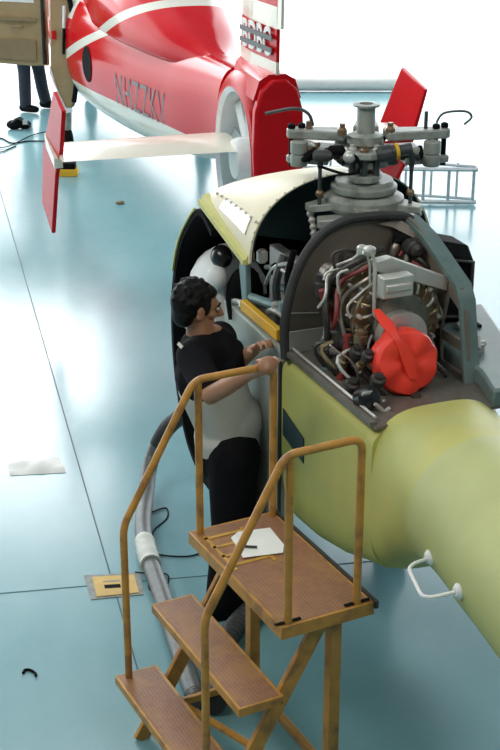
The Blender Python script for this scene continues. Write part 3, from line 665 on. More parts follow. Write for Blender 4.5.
# ------------------------------------------------------------------ maintenance steps
SO = V((-.23, 4.77, 0)); SW = V((.453, -.891, 0)); SR = V((.891, .453, 0))
def S(run, wd, z): return SO + SR*run + SW*wd + UP*z
stand = thing('maintenance_steps', 'yellow painted maintenance steps with chequer plate treads and handrails', 'steps', S(0, .37, 0))
tm = tread_mat(SR, SW)
def tread(run0, depth, z, wd0, wd1, nm, th=.035):
    t = part(nm, MB().box((S(run0, wd0, z)+S(run0+depth, wd1, z))/2-UP*.004, (depth-.012, wd1-wd0-.012, .008), (SR, SW, UP)), tm, stand, 'rusty brown chequer plate '+('platform' if nm == 'platform' else 'tread'))
    mb = MB()
    for r_, in ((run0,), (run0+depth,)):
        mb.box(S(r_, (wd0+wd1)/2, z-th/2), (.012, wd1-wd0+.012, th), (SR, SW, UP))
    for w_ in (wd0, wd1): mb.box(S(run0+depth/2, w_, z-th/2), (depth, .012, th), (SR, SW, UP))
    part('edge_frame', mb, M['stand'], t, 'yellow painted edge', bevel=.002)
    return t
plat = tread(0, .36, .84, 0, .75, 'platform', .05)
tread(-.163, .165, .56, 0, .75, 'tread', .035)
tread(-.326, .165, .28, 0, .75, 'tread', .035)
# worn yellow footprint bars painted on platform
mb = MB()
for k in range(4): mb.box(S(.10+.0*k, .08+.075*k, .8415), (.16, .016, .003), (SR, SW, UP))
mb.box(S(.19, .2, .8415), (.016, .28, .003), (SR, SW, UP)); mb.box(S(.03, .2, .8415), (.014, .28, .003), (SR, SW, UP))
part('paint_marks', mb, mat('worn yellow paint', (.55, .30, .04), .5, var=.25, scale=40), plat, 'worn yellow paint marks')
part('toe_strip', MB().box(S(.368, .38, .835), (.012, .78, .03), (SR, SW, UP)), M['rubber'], plat, 'black rubber strip along platform edge')
def bar(p, q, wa, wb, n1, nm, mk='stand'):
    p = V(p); q = V(q); d = (q-p).normalized(); x = V(n1); x = (x-d*x.dot(d)).normalized(); y = d.cross(x)
    return part(nm, MB().box((p+q)/2, (wa, wb, (q-p).length), (x, y, d)), M[mk], stand, bevel=.003)
for w_ in (.06, .69):
    bar(S(.24, w_, .79), S(.24, w_, 0), .045, .045, SR, 'leg')
    bar(S(.20, w_, .80), S(-.26, w_, .0), .022, .06, SW, 'stringer')
    bar(S(.22, w_, .12), S(-.22, w_, .12), .02, .03, SW, 'brace')
bar(S(.24, .06, .10), S(.24, .69, .10), .03, .03, UP, 'brace')
bar(S(-.2, .08, .24), S(.22, .67, .02), .015, .03, UP, 'brace')
TR = .0145
def rail(w_, runs):
    zt = .84+.64
    pts = [S(runs[1], w_, .835), S(runs[1], w_, zt+.0), S(.015, w_, zt), S(-.285, w_, .945), S(-.285, w_, .275)]
    part('handrail', MB().tube(round_path(pts, .045, 6), TR, 12), M['stand'], stand)
    part('rail_post', MB().tube([S(.03, w_, .835), S(.03, w_, zt-.005)], TR, 12), M['stand'], stand)
rail(.025, (0, .345)); rail(.735, (0, .305))
for p in (S(.305, .735, .845), S(.03, .735, .845)):
    part('weld_mark', MB().box(p, (.10, .012, .004), (SR, SW, UP)), M['black'], stand)
# paper and pen on the platform
pc = S(.15, .33, .845); d1 = (SR*.9+SW*.35).normalized(); d2 = V((-d1.y, d1.x, 0))
pts = [atz(x, y, .846) for x, y in ((231, 538), (238, 532), (270, 528), (284, 545), (283, 553), (243, 558))]
solo('paper_sheet', MB().prism(pts, UP*.002), M['paper'], 'white sheet of paper lying on the chequer platform', 'paper', V((pts[0].x, pts[0].y, .844)))
pa = atz(238, 546, .854); pb = atz(257, 547, .854)
solo('pen', MB().tube([pa, pa*.8+pb*.2, pb], [.0035, .005, .005], 8), M['rubber'], 'dark pen lying on the white paper', 'pen', V((pa.x, pa.y, .848)))

# ------------------------------------------------------------------ technician
F_ = V((.93, .36, 0)).normalized(); Rt = V((F_.y, -F_.x, 0)); Lt = -Rt
man = thing('person', 'person in black and grey shirt and black trousers leaning to the open engine bay', 'person', V((-.10, 5.58, 0)))
hips = V((-.10, 5.60, .80)); chest = V((-.17, 5.56, 1.16)); neck0 = V((-.215, 5.53, 1.36)); headc = V((-.222, 5.53, 1.485))
shR = aty(193, 356, 5.36); shL = V((-.13, 5.70, 1.29))
elR = aty(211, 395, 5.13); wrR = aty(249, 374, 4.99); haR = aty(260, 367, 4.945)
elL = aty(231, 368, 5.66); wrL = aty(254, 350, 5.50); haL = aty(264, 344, 5.42)
hipR = hips+Rt*.085; hipL = hips-Rt*.085
knR = V((-.09, 5.51, .44)); knL = V((-.05, 5.69, .44)); anR = V((-.13, 5.50, .08)); anL = V((-.07, 5.70, .08))
b = MB()
def chain(mb, pts, rad, n=16): mb.tube(pts, rad, n, ball=True)
chain(b, [hips-UP*.02, hips+UP*.12, chest, chest+UP*.12, neck0-UP*.03], [.125, .115, .125, .115, .06])
chain(b, [chest+UP*.1, shR], [.09, .06]); chain(b, [chest+UP*.1, shL], [.09, .06])
chain(b, [neck0-UP*.05, neck0+(headc-neck0)*.5+F_*.01], [.06, .056])
for h_, k_, a_ in ((hipR, knR, anR), (hipL, knL, anL)):
    chain(b, [h_, (h_+k_)/2, k_, (k_+a_)/2+(-F_)*.012, a_], [.085, .075, .056, .052, .038])
    chain(b, [a_-UP*.035-F_*.03, a_-UP*.04+F_*.13], [.035, .03])
for s0, e0, w0 in ((shR, elR, wrR), (shL, elL, wrL)):
    chain(b, [s0, (s0+e0)/2, e0, e0*.6+w0*.4, w0], [.055, .045, .036, .037, .026])
# head turned towards the engine bay, tilted down
HF = (F_*1.0+UP*-.22).normalized(); HS = Rt; HU = HS.cross(HF)
HU = HU if HU.z > 0 else -HU
hx = (HF, HS, HU)
b.ell(headc+HU*.02-HF*.012, (.093, .074, .10), hx); b.ell(headc-HU*.05+HF*.02, (.066, .057, .066), hx); b.ell(headc-HU*.095+HF*.048, (.026, .03, .022), hx)
b.ell(headc+HF*.068+HU*.032, (.022, .05, .016), hx)
b.tube([headc+HF*.083+HU*.03, headc+HF*.108-HU*.018, headc+HF*.082-HU*.026], [.009, .0135, .014], 10, ball=True)
b.ell(headc+HF*.075-HU*.052, (.014, .024, .008), hx); b.ell(headc+HF*.073-HU*.065, (.013, .02, .008), hx)
for sg in (1, -1):
    b.ell(headc+HS*sg*.045+HF*.05-HU*.01, (.025, .02, .02), hx)
    b.ell(headc+HS*sg*.072-HF*.005-HU*.008, (.017, .008, .031), hx); b.ell(headc+HS*sg*.078-HF*.012+HU*.008, (.014, .006, .018), hx)
# hands
def curl(mb, pts, r0): mb.tube(pts, [r0*(1-.08*i) for i in range(len(pts))], 10, ball=True)
RD = SR    # rail direction under right hand
railz = 1.48
def railp(t): return S(t, .025, railz)
tR = (haR-S(0, .025, railz)).dot(SR)
pcn = railp(tR)
near = (SW*.9).normalized()
b.ell(pcn+near*.026+UP*.016-SR*.012, (.042, .017, .034), (SR, (near+UP*.3).normalized(), (UP-near*.3).normalized()))
chain(b, [wrR, pcn+near*.03+UP*.008-SR*.02], [.026, .022])
for i in range(4):
    p = pcn+SR*(-.030+.0215*i); k = (.94, 1.05, 1.0, .84)[i]
    curl(b, [p+near*.024+UP*.022, p+near*.004+UP*.031*k, p-near*.022*k+UP*.02, p-near*.029*k-UP*.006, p-near*.014-UP*.024*k], .0088)
curl(b, [pcn-SR*.035+near*.026+UP*.004, pcn-SR*.012+near*.032-UP*.012, pcn+SR*.012+near*.018-UP*.026, pcn+SR*.026+near*.004-UP*.029], .0105)
# left hand pressing on the deck edge
hd = (haL-wrL).normalized(); hs = hd.cross(UP).normalized()
tip = P(-.20, .01, 1.375)
b.ell(wrL+hd*.05, (.05, .037, .018), (hd, hs, hs.cross(hd)))
for i in range(4):
    o_ = wrL+hd*(.085-.004*abs(i-1.3))+hs*(.028-.019*i); L_ = (.068, .078, .073, .058)[i]
    curl(b, [o_, o_+hd*L_*.5+UP*.006, o_+hd*L_*.82-UP*.010, o_+hd*L_*.98-UP*.028], .0092)
curl(b, [wrL+hd*.02+hs*.03, wrL+hd*.055+hs*.05-UP*.012, wrL+hd*.085+hs*.05-UP*.022], .0105)
part('body', fuse(b, .0042, 3), M['skin'], man, sharp=180)
# eyes, brows
for sg in (1, -1):
    part('eye', MB().ell(headc+HF*.079+HS*sg*.031+HU*.012, (.009, .012, .007), hx, 12, 8), M['white'], man)
    part('eyebrow', MB().tube([headc+HF*.089+HS*sg*.015+HU*.032, headc+HF*.086+HS*sg*.035+HU*.037, headc+HF*.072+HS*sg*.052+HU*.03], .004, 8), M['hair'], man)
# hair
hb = MB(); hb.ell(headc+HU*.03-HF*.026, (.094, .081, .094), hx, 24, 16); hb.ell(headc-HF*.055-HU*.03, (.048, .07, .06), hx)
hb.ell(headc+HU*.075+HF*.03, (.042, .06, .028), hx)
for k in range(80):
    t = random.uniform(0, 2*pi); e_ = random.uniform(-.1, 1.4)
    d = HF*(cos(t)*cos(e_))+HS*(sin(t)*cos(e_))+HU*sin(e_)
    if d.dot(HF) > .45 and d.dot(HU) < .75: continue
    p = headc+HU*.036-HF*.026+HF*d.dot(HF)*.094+HS*d.dot(HS)*.083+HU*d.dot(HU)*.095
    hb.tube([p-d*.006, p+d*.006-HF*.006-HU*.008], [.012, .004], 6, ball=False)
for sg in (1, -1): hb.ell(headc+HS*sg*.067+HF*.018+HU*.02, (.016, .012, .035), hx)
part('hair', fuse(hb, .006, 1), M['hair'], man)
# shirt: grey body, black yoke and sleeves
s1 = MB(); chain(s1, [hips+UP*.02, hips+UP*.12, chest-UP*.02], [.147, .140, .150], 20)
s1.ell(hips+UP*.06+F_*.0, (.15, .155, .1)); s1.ell(hips+UP*.14+F_*.03, (.13, .15, .13), (F_, Rt, UP))
part('shirt_body', fuse(s1, .012, 4), M['shirt_grey'], man, 'pale grey lower shirt', sharp=180)
s2 = MB(); chain(s2, [chest+UP*.0, chest+UP*.09, neck0-UP*.055], [.156, .142, .085], 20)
for s0, e0, kk in ((shR, elR, .78), (shL, elL, .70)):
    chain(s2, [chest+UP*.09, s0-UP*.005], [.125, .074]); chain(s2, [s0-UP*.005, s0*(1-kk)+e0*kk], [.074, .064])
    s2.tube([s0*(1-kk)+e0*kk, s0*(1-kk-.08)+e0*(kk+.08)], [.066, .07], 14)
s2.lathe([(.062, -.02), (.076, 0), (.07, .035), (.058, .035)], neck0-UP*.04, (headc-neck0).normalized(), 20)
part('shirt_yoke', fuse(s2, .010, 3), M['shirt_black'], man, 'black upper shirt and sleeves', sharp=180)
mb = MB(); q = aty(181, 348, 5.32)
part('shoulder_tab', MB().box(shR+Lt*.0+(UP-F_)*.054, (.05, .014, .005), (Rt, (F_+UP).normalized(), (UP-F_).normalized())), M['shirt_grey'], man, 'pale tab on shoulder')
# trousers, shoes
t1 = MB(); chain(t1, [hips+UP*.03, hips-UP*.04], [.138, .14], 20)
for h_, k_, a_ in ((hipR, knR, anR), (hipL, knL, anL)):
    chain(t1, [h_+UP*.02, (h_+k_)/2, k_, (k_+a_)/2, a_+UP*.0], [.118, .102, .084, .078, .074])
part('trousers', fuse(t1, .012, 3), M['trousers'], man, 'black trousers', sharp=180)
for a_ in (anR, anL):
    t2 = MB(); chain(t2, [a_-UP*.032-F_*.04, a_-UP*.034+F_*.04, a_-UP*.042+F_*.14], [.047, .046, .036]); t2.box(a_-UP*.07+F_*.05, (.26, .085, .02), (F_, Rt, UP))
    part('shoe', fuse(t2, .008, 2), M['black'], man)

# ------------------------------------------------------------------ red helicopter (a forward, r right)
QO = V((.05, 10.0, 0)); QG = V((-.27, .963, 0)).normalized(); QH = V((.963, .27, 0)).normalized()
def Q(a, r, z): return QO+QG*a+QH*r+UP*z
rh = thing('helicopter', 'glossy red and white helicopter with shrouded tail fan and open cabin doors', 'helicopter', Q(4, 0, 0))
def livery():
    m = mat('red and cream livery', (.54, .006, .011), .14, var=.04, spec=.12); nt = m.node_tree; b_ = nt.nodes['Principled BSDF']; tc = nt.nodes.new('ShaderNodeTexCoord')
    vec = tc.outputs['Object']; A_ = nmath(nt, 'ADD', dotc(nt, vec, QG), 4.0); Zz = dotc(nt, vec, (0, 0, 1))
    old = b_.inputs['Base Color'].links[0].from_socket
    def band(center, half):
        return nmath(nt, 'LESS_THAN', nmath(nt, 'ABSOLUTE', nmath(nt, 'SUBTRACT', Zz, center)), half)
    # white belly, rising slightly aft
    belly = nmath(nt, 'LESS_THAN', Zz, nmath(nt, 'SUBTRACT', .985, nmath(nt, 'MULTIPLY', A_, .03)))
    s1 = band(nmath(nt, 'ADD', 1.04, nmath(nt, 'MULTIPLY', nmath(nt, 'ABSOLUTE', nmath(nt, 'SUBTRACT', A_, 4.5)), .34)), .045)
    s2 = band(nmath(nt, 'ADD', .86, nmath(nt, 'MULTIPLY', nmath(nt, 'SUBTRACT', A_, 5.1), .1)), .045)
    front = nmath(nt, 'GREATER_THAN', A_, 3.6); s2 = nmath(nt, 'MULTIPLY', s2, front)
    top = nmath(nt, 'MULTIPLY', nmath(nt, 'GREATER_THAN', Zz, 1.45), nmath(nt, 'GREATER_THAN', A_, 4.2))
    tot = nmath(nt, 'MAXIMUM', nmath(nt, 'MAXIMUM', belly, s1), nmath(nt, 'MAXIMUM', s2, top))
    mx = nt.nodes.new('ShaderNodeMixRGB'); nt.links.new(tot, mx.inputs['Fac']); nt.links.new(old, mx.inputs['Color1']); mx.inputs['Color2'].default_value = (.70, .68, .60, 1)
    nt.links.new(mx.outputs[0], b_.inputs['Base Color']); return m
M['livery'] = livery()
tz = [(.3, 1.24), (1.5, 1.14), (2.8, 1.10), (4, 1.14), (5, 1.2), (7, 1.2), (8.2, 1.05), (8.9, .95)]
tw = [(.3, .16), (1.5, .30), (2.8, .50), (4, .68), (5, .74), (6, .66), (7, .58), (8.2, .4), (8.9, .06)]
th = [(.3, .36), (1.5, .45), (2.8, .56), (4, .66), (5, .74), (7, .76), (8.2, .5), (8.9, .06)]
def rsec(a, n=64):
    zc = smooth_lin(tz, a); hw = smooth_lin(tw, a); hh = smooth_lin(th, a); out = []
    for j in range(n):
        t = 2*pi*j/n; x = cos(t); y = sin(t); p = 2.5
        out.append(Q(a, math.copysign(abs(x)**(2/p), x)*hw, zc+math.copysign(abs(y)**(2/p), y)*hh))
    return out
hullmb = MB().loft([rsec(.5+.1*i) for i in range(85)])
body = part('fuselage', hullmb, M['livery'], rh, 'red fuselage with cream stripes')
bvh = BVHTree.FromPolygons([tuple(p) for p in hullmb.v], hullmb.f)
# engine cowling on top
def csec(a, n=40):
    hw = smooth_lin([(1.0, .10), (1.8, .34), (2.6, .5), (3.6, .56), (6, .50), (6.8, .3)], a); zt = smooth_lin([(1.0, 1.58), (1.8, 1.78), (2.6, 2.0), (3.6, 2.25), (6, 2.35), (6.8, 2.0)], a); out = []
    for j in range(n):
        t = 2*pi*j/n; x = cos(t); y = sin(t)
        out.append(Q(a, math.copysign(abs(x)**.8, x)*hw, 1.5+(math.copysign(abs(y)**.8, y)*(zt-1.5) if y > 0 else y*.1)))
    return out
cwl = part('engine_cowling', MB().loft([csec(1.0+.12*i) for i in range(49)]), M['livery'], rh, 'red engine cowling')
for r_ in (-.25, .25):
    part('exhaust_pipe', MB().lathe([(.13, 0), (.15, .25), (.12, .25), (.1, .02)], Q(3.3, r_, 2.15), -QG*.9+UP*.25, 24), M['steel'], cwl)
mst = part('rotor_mast', MB().lathe([(.12, 2.2), (.09, 2.5), (.09, 2.75), (.2, 2.78), (.2, 2.9), (.08, 2.95)], Q(5.2, 0, 0)), M['hub_grey'], rh)
# fenestron shroud
FZ = 1.03; FR = .48
def shroud():
    rings = []; n = 72
    for j in range(n):
        t = 2*pi*j/n; ca, sz = cos(t), sin(t)
        # outer outline: rounded, squared off aft
        kx = .60 if ca > 0 else .52; p = 2.6 if ca < 0 else 2.0
        q = (abs(ca)**p+abs(sz)**p)**(-1/p); xo = ca*q*kx; zo = sz*q*.63
        xi, zi = ca*FR, sz*FR
        def pt(f, r): return Q(xi*(1-f)+xo*f, r, FZ+zi*(1-f)+zo*f)
        rings.append([pt(0, -.10), pt(.0, -.155), pt(.25, -.18), pt(.7, -.17), pt(1, -.13), pt(1.02, 0), pt(1, .13), pt(.7, .17), pt(.25, .18), pt(0, .155), pt(0, .1), pt(0, 0)])
    rings.append(rings[0])
    mb = MB(); mb.loft(rings, cap=False, mfun=lambda i, j: 0 if j in (2, 3, 4, 5, 6, 7) else 1); return mb
shr = part('fan_shroud', shroud(), [M['red'], M['white_gloss']], rh, 'red tail fan shroud with white lip')
mb = MB()  # flat aft fairing of the shroud
mb.loft([[Q(-.46-.06*k0, r_*sx, z_) for r_, z_ in ((-.16, .50), (-.18, 1.2), (-.17, 1.48), (-.13, 1.62), (-.05, 1.69), (.05, 1.69), (.13, 1.62), (.17, 1.48), (.18, 1.2), (.17, .50))] for k0, sx in ((0, .97), (1.3, 1), (1.6, .96))])
part('shroud_fairing', mb, M['red'], shr, 'flat red rear face of shroud', bevel=.015)
fan = part('fan_hub', MB().lathe([(.09, -.185), (.14, -.175), (.155, -.14), (.155, .06), (.1, .08)], Q(0, 0, FZ), QH, 32), M['white'], shr, 'white fan hub')
for k in range(10):
    t = 2*pi*k/10+.2; d = QG*cos(t)+UP*sin(t); e = QG*-sin(t)+UP*cos(t); c = Q(0, -.06, FZ)
    part('fan_blade', MB().loft([[c+d*l_+e*w_+QH*(.4*w_), c+d*l_-e*w_-QH*(.4*w_), c+d*l_-e*w_-QH*(.4*w_-.012), c+d*l_+e*w_+QH*(.4*w_+.012)] for l_, w_ in ((.14, .03), (.47, .035))]), M['fan'], fan)
part('fan_stator', MB().lathe([(.15, .06), (.478, .06), (.478, .075), (.15, .075)], Q(0, 0, FZ), QH, 48), M['fan'], fan, 'pale disc behind the fan')
# vertical fin with bands
zs = [1.60, 1.715, 1.80, 2.02, 2.165, 2.40, 2.9]; cols = [0, 1, 0, 1, 0, 1]
def finring(z):
    t = (z-1.6)/1.3; a0 = .36-.55*t*.35; a1 = -.50-.05*t; tk = .055
    return [Q(a1, -.012, z), Q(a1, .012, z), Q((a0+a1)/2, tk, z), Q(a0-.06, tk*.8, z), Q(a0, 0, z), Q(a0-.06, -tk*.8, z), Q((a0+a1)/2, -tk, z)]
mb = MB(); mb.loft([finring(z) for z in zs], mfun=lambda i, j: cols[i]); vf = part('vertical_fin', mb, [M['red'], M['cream_gloss']], rh, 'red and white banded vertical fin', sharp=60)
part('fin_root', MB().loft([[Q(a_, r_*s0, z_) for a_, r_ in ((.42, 0), (.3, -.1), (-.1, -.16), (-.5, -.17), (-.5, .17), (-.1, .16), (.3, .1))] for s0, z_ in ((1, 1.55), (.75, 1.68), (.35, 1.72))]), M['red'], vf)
# lettering on the fin (left side) with dark stripes
xd = (Q(-.50, -.012, 0)-Q(-.07, -.06, 0)); xd.z = 0; xd.normalize(); tc_ = Q(-.19, -.062, 1.915)
tb = text_mb('BDBC', .27, tc_, xd*.72, UP*1.0, .003, 1.05, .004); part('fin_lettering', tb, M['white'], vf, 'white letters on red band')
for z_ in (1.875, 1.955):
    n_ = xd.cross(UP); part('fin_stripe', MB().box(Q(-.19, -.062, z_)+n_*.006, (.58, .034, .004), (xd, UP, n_)), M['hub_dark'], vf, 'dark stripe across the letters')
# trailing tab
mb = MB(); mb.prism([Q(-.50, -.01, 2.02), Q(-.60, -.008, 2.03), Q(-.64, -.008, 2.9), Q(-.5, -.01, 2.9)], QH*.02); part('rudder_tab', mb, M['cream_gloss'], vf)
# stabilizer and end fins
SZ = 1.10
def stabring(r, a0, a1, z):
    c = a1-a0; return [Q(a0, r, z), Q(a0+.3*c, r, z+.03), Q(a0+.7*c, r, z+.035), Q(a1, r, z+.005), Q(a0+.7*c, r, z-.02), Q(a0+.3*c, r, z-.015)]
for sg in (-1, 1):
    L_ = 1.42 if sg < 0 else 1.17
    sb = part('stabilizer', MB().loft([stabring(sg*(.13+(L_-.13)*t), -.10+.03*t, .52-.02*t, SZ+.01) for t in (0, .5, 1)]), M['cream_gloss'], rh, 'cream horizontal stabilizer')
    c0 = Q(.27, sg*L_, 0); pts = []
    if sg < 0:
        pts = [aty(x, y, 10.0) for x, y in ((51, 86), (62, 99), (61, 140), (57, 166), (55, 229), (42, 208), (41, 150), (45, 128))]
        # give the blade its chord along the fuselage axis
        mid = sum(pts, V())/len(pts); pts = [Q(.27, -L_, p.z)-QG*((p.x-mid.x)*3.3)+QH*((p.z-1.05)*.04+(p.x-mid.x)*.35) for p in pts]
        ef = part('end_fin', MB().prism(pts, -QH*.03), M['red'], sb, 'red end fin', bevel=.006)
        zz = [p.z for p in pts]
        part('fin_band', MB().prism([Q(.47, -L_-.045, 1.11), Q(.08, -L_-.037, 1.03), Q(.08, -L_-.037, 1.10), Q(.47, -L_-.045, 1.20)], QH*.06), M['cream_gloss'], ef, 'cream band across end fin')
    else:
        lean = lambda a_, z_: Q(a_, L_+(z_-1.1)*.28, z_)
        pts = [lean(.50, 1.53), lean(-.02, 1.46), lean(-.05, .95), lean(.10, .55), lean(.42, .55), lean(.62, 1.0)]
        part('end_fin', MB().prism(pts, QH*.03), M['red'], sb, 'red end fin', bevel=.006)
# landing gear of the red helicopter (keeps it up)
for a_, r_ in ((4.6, -.72), (4.6, .72), (7.4, 0)):
    lg = part('landing_leg', MB().tube([Q(a_, r_, .12), Q(a_, r_*.95, .70)], .05, 12), M['hub_grey'], rh)
    part('wheel', MB().lathe([(.05, -.06), (.13, -.06), (.15, -.04), (.15, .04), (.13, .06), (.05, .06)], Q(a_, r_, .15), QH, 24), M['black'], lg)
# dark round intake, registration on the boom side
def to_hull(p, off=.006):
    h = bvh.ray_cast(p-QH*2, QH)
    return h[0]-QH*off if h[0] is not None else p
mb = text_mb('NHZZKV', .38, (0, 0, 0), (1, 0, 0), (0, 1, 0), 0, 1.12)
a_c, z_c = 2.25, 1.03
mb.v = [to_hull(Q(a_c-v.x*.74, -1.0, z_c+v.y*1.05+v.x*.02)) for v in mb.v]
part('registration', mb, M['grey_text'], body, 'grey registration letters')
n = 20; mb = MB(); mb.add([to_hull(Q(3.6+.13*cos(2*pi*j/n), -1, 1.12+.17*sin(2*pi*j/n)), .008) for j in range(n)], [list(range(n))]); part('intake', mb, M['black'], body, 'black round intake')
# open cabin doors, inner trim towards us
def door(name, pts, off, mk, lab):
    return part(name, MB().prism(pts, off), M[mk], rh, lab, bevel=.015)
yd = 14.3
dp = [aty(x, y, yd) for x, y in ((-40, -8), (46, -8), (49, 66), (30, 66), (-40, 60))]
dr = door('cabin_door', dp, V((0, .06, 0)), 'tan', 'open cabin door with tan inner trim')
part('door_window', MB().prism([aty(x, y, yd-.006) for x, y in ((-30, -6), (32, -6), (34, 3), (-30, 0))], V((0, .01, 0))), M['white_gloss'], dr)
part('door_rib', MB().prism([aty(x, y, yd-.03) for x, y in ((-40, 15), (36, 18), (36, 22), (-40, 18))], V((0, .03, 0))), M['tan_dark'], dr)
part('door_pocket', MB().prism([aty(x, y, yd-.02) for x, y in ((-40, 36), (36, 40), (37, 62), (-40, 56))], V((0, .03, 0))), M['tan_dark'], dr, bevel=.006)
part('door_handle', MB().tube(round_path([aty(13, 25, yd), aty(13, 26, yd-.05), aty(22, 27, yd-.05), aty(22, 26, yd)], .02), .012, 8), M['tan_dark'], dr)
part('door_seal', MB().tube([aty(42, -8, yd-.02), aty(43, 20, yd-.02), aty(45, 64, yd-.02)], .022, 8), M['black_gloss'], dr)
# sliding door seen edge-on with curved outline
yo = 14.0
sp_ = [(49, -8), (68, -8), (70, 0), (72, 10), (75, 40), (76, 70), (75, 98), (72, 108), (66, 108), (58, 92), (50, 68)]
dr2 = door('sliding_door', [aty(x, y, yo) for x, y in sp_], V((.02, .07, 0)), 'tan', 'open sliding door with tan trim')
part('door_seal', MB().tube(spline([aty(x, y, yo-.02) for x, y in ((68, -8), (72, 12), (76, 40), (77, 75), (74, 102))], 5), .025, 8), M['black'], dr2)
part('door_lining', MB().prism([aty(x, y, yo-.02) for x, y in ((58, 92), (66, 108), (72, 108), (73, 112), (66, 113), (49, 72), (50, 66))], V((0, .03, 0))), M['white_gloss'], dr2)
part('door_latch', MB().box(aty(54, 35, yo-.015), (.04, .02, .08)), M['red'], dr2, 'small red latch')
part('door_stay', MB().tube([aty(64, 28, yo-.02), aty(63.5, 54, yo-.02)], .014, 8), M['black'], dr2)
part('door_stay', MB().tube([aty(64, 6, yo-.02), aty(64, 28, yo-.02)], .016, 8), M['white'], dr2)

# ------------------------------------------------------------------ other things on the floor
# wheel chock
p = atz(68, 175, 0); ch = thing('wheel_chock', 'yellow wheel chock with black top under the cream stabilizer', 'chock', p)
part('block', MB().box(p+UP*.035, (.20, .14, .07)), M['yellow'], ch, bevel=.006); part('block_top', MB().box(p+UP*.10, (.16, .12, .06)), M['black'], ch, 'black rubber top', bevel=.006)
# far person behind open door
fp = atz(26, 112, 0)
p2 = thing('person', 'person in dark trousers standing behind the open door of the red helicopter', 'person', fp)
bb = MB(); kA = fp+V((.0, .05, .46)); hA = fp+V((.0, .0, .86)); fB = atz(46, 108, 0)+V((0, 0, 0)); kB = fB+V((-.06, .0, .45)); hB = hA+V((.1, .12, 0))
for f0, k0, h0 in ((fp, kA, hA), (fB, kB, hB)):
    chain(bb, [h0, (h0+k0)/2, k0, (k0+f0)/2, f0+UP*.07], [.075, .066, .052, .048, .035]); chain(bb, [f0+V((-.02, 0, .04)), f0+V((.1, -.06, .035))], [.034, .028])
hc = (hA+hB)/2; chain(bb, [hc, hc+UP*.25, hc+UP*.5, hc+UP*.58], [.12, .12, .11, .055]); bb.ell(hc+UP*.72, (.08, .075, .11))
for sg in (-1, 1):
    s0 = hc+UP*.47+V((sg*.19, 0, 0)); e0 = s0+V((sg*.03, -.02, -.27)); w0 = e0+V((0, -.1, -.22)); chain(bb, [hc+UP*.45, s0, e0, w0], [.08, .05, .037, .028])
    bb.ell(w0-UP*.06, (.025, .035, .05))
    for i in range(4): curl(bb, [w0+V((0, -.03+.02*i, -.09)), w0+V((-.01*sg, -.03+.02*i, -.13)), w0+V((-.02*sg, -.03+.02*i, -.15))], .009)
    curl(bb, [w0+V((0, -.03, -.05)), w0+V((-.01*sg, -.05, -.09))], .01)
part('body', fuse(bb, .012, 3), M['skin'], p2, sharp=180)
tt = MB()
for f0, k0, h0 in ((fp, kA, hA), (fB, kB, hB)): chain(tt, [h0, (h0+k0)/2, k0, (k0+f0)/2, f0+UP*.09], [.11, .092, .075, .072, .07])
part('trousers', fuse(tt, .014, 3), M['denim'], p2, 'dark blue trousers', sharp=180)
ts = MB(); chain(ts, [hc, hc+UP*.25, hc+UP*.48], [.15, .15, .12])
for sg in (-1, 1): s0 = hc+UP*.47+V((sg*.19, 0, 0)); chain(ts, [hc+UP*.45, s0, s0+V((sg*.02, -.01, -.18))], [.1, .07, .06])
part('shirt', fuse(ts, .014, 3), M['shirt_grey'], p2, sharp=180)
for f0 in (fp, fB):
    tq = MB(); chain(tq, [f0+V((-.03, 0, .055)), f0+V((.04, -.03, .05)), f0+V((.13, -.07, .045))], [.05, .048, .04]); part('shoe', fuse(tq, .012, 2), M['black'], p2)
hd_ = MB(); hd_.ell(hc+UP*.75+V((0, .015, 0)), (.088, .085, .1)); part('hair', hd_, M['hair'], p2)
# bag of tools
p = atz(20, 129, 0); bagt = thing('tool_bag', 'small black bag on the floor near the far person', 'bag', p)
mb = MB(); mb.ell(p+V((-.06, 0, .05)), (.09, .07, .055)); mb.ell(p+V((.05, .02, .045)), (.08, .06, .05)); mb.ell(p+V((0, .0, .09)), (.05, .05, .05)); part('bag_body', fuse(mb, .012, 1), M['black'], bagt)
part('strap', MB().tube(spline([p+V((-.1, -.03, .06)), p+V((-.02, -.06, .13)), p+V((.06, -.05, .10)), p+V((.13, -.03, .03))], 6), .012, 8), M['hub_dark'], bagt); part('buckle', MB().box(p+V((.07, -.06, .09)), (.05, .02, .05)), M['bare'], bagt)
def cable(px, z, r, label, mk='black', nm='cable'):
    pts = [atz(x, y, z) for x, y in px]; solo(nm, MB().tube(spline(pts, 6), r, 6), M[mk], label, 'cable', V((pts[0].x, pts[0].y, z-r)))
cable([(-20, 140), (0, 138), (12, 143), (30, 141), (50, 141), (70, 139)], .008, .007, 'dark cable running straight across the floor under the red end fin')
cable([(-20, 148), (5, 147), (18, 142), (30, 136), (46, 132), (60, 134)], .012, .006, 'dark cable looping over the straight one by the black bag')
cable([(-20, 150), (0, 152), (9, 149), (16, 146)], .008, .006, 'short dark cable end at the left edge beyond the red end fin')
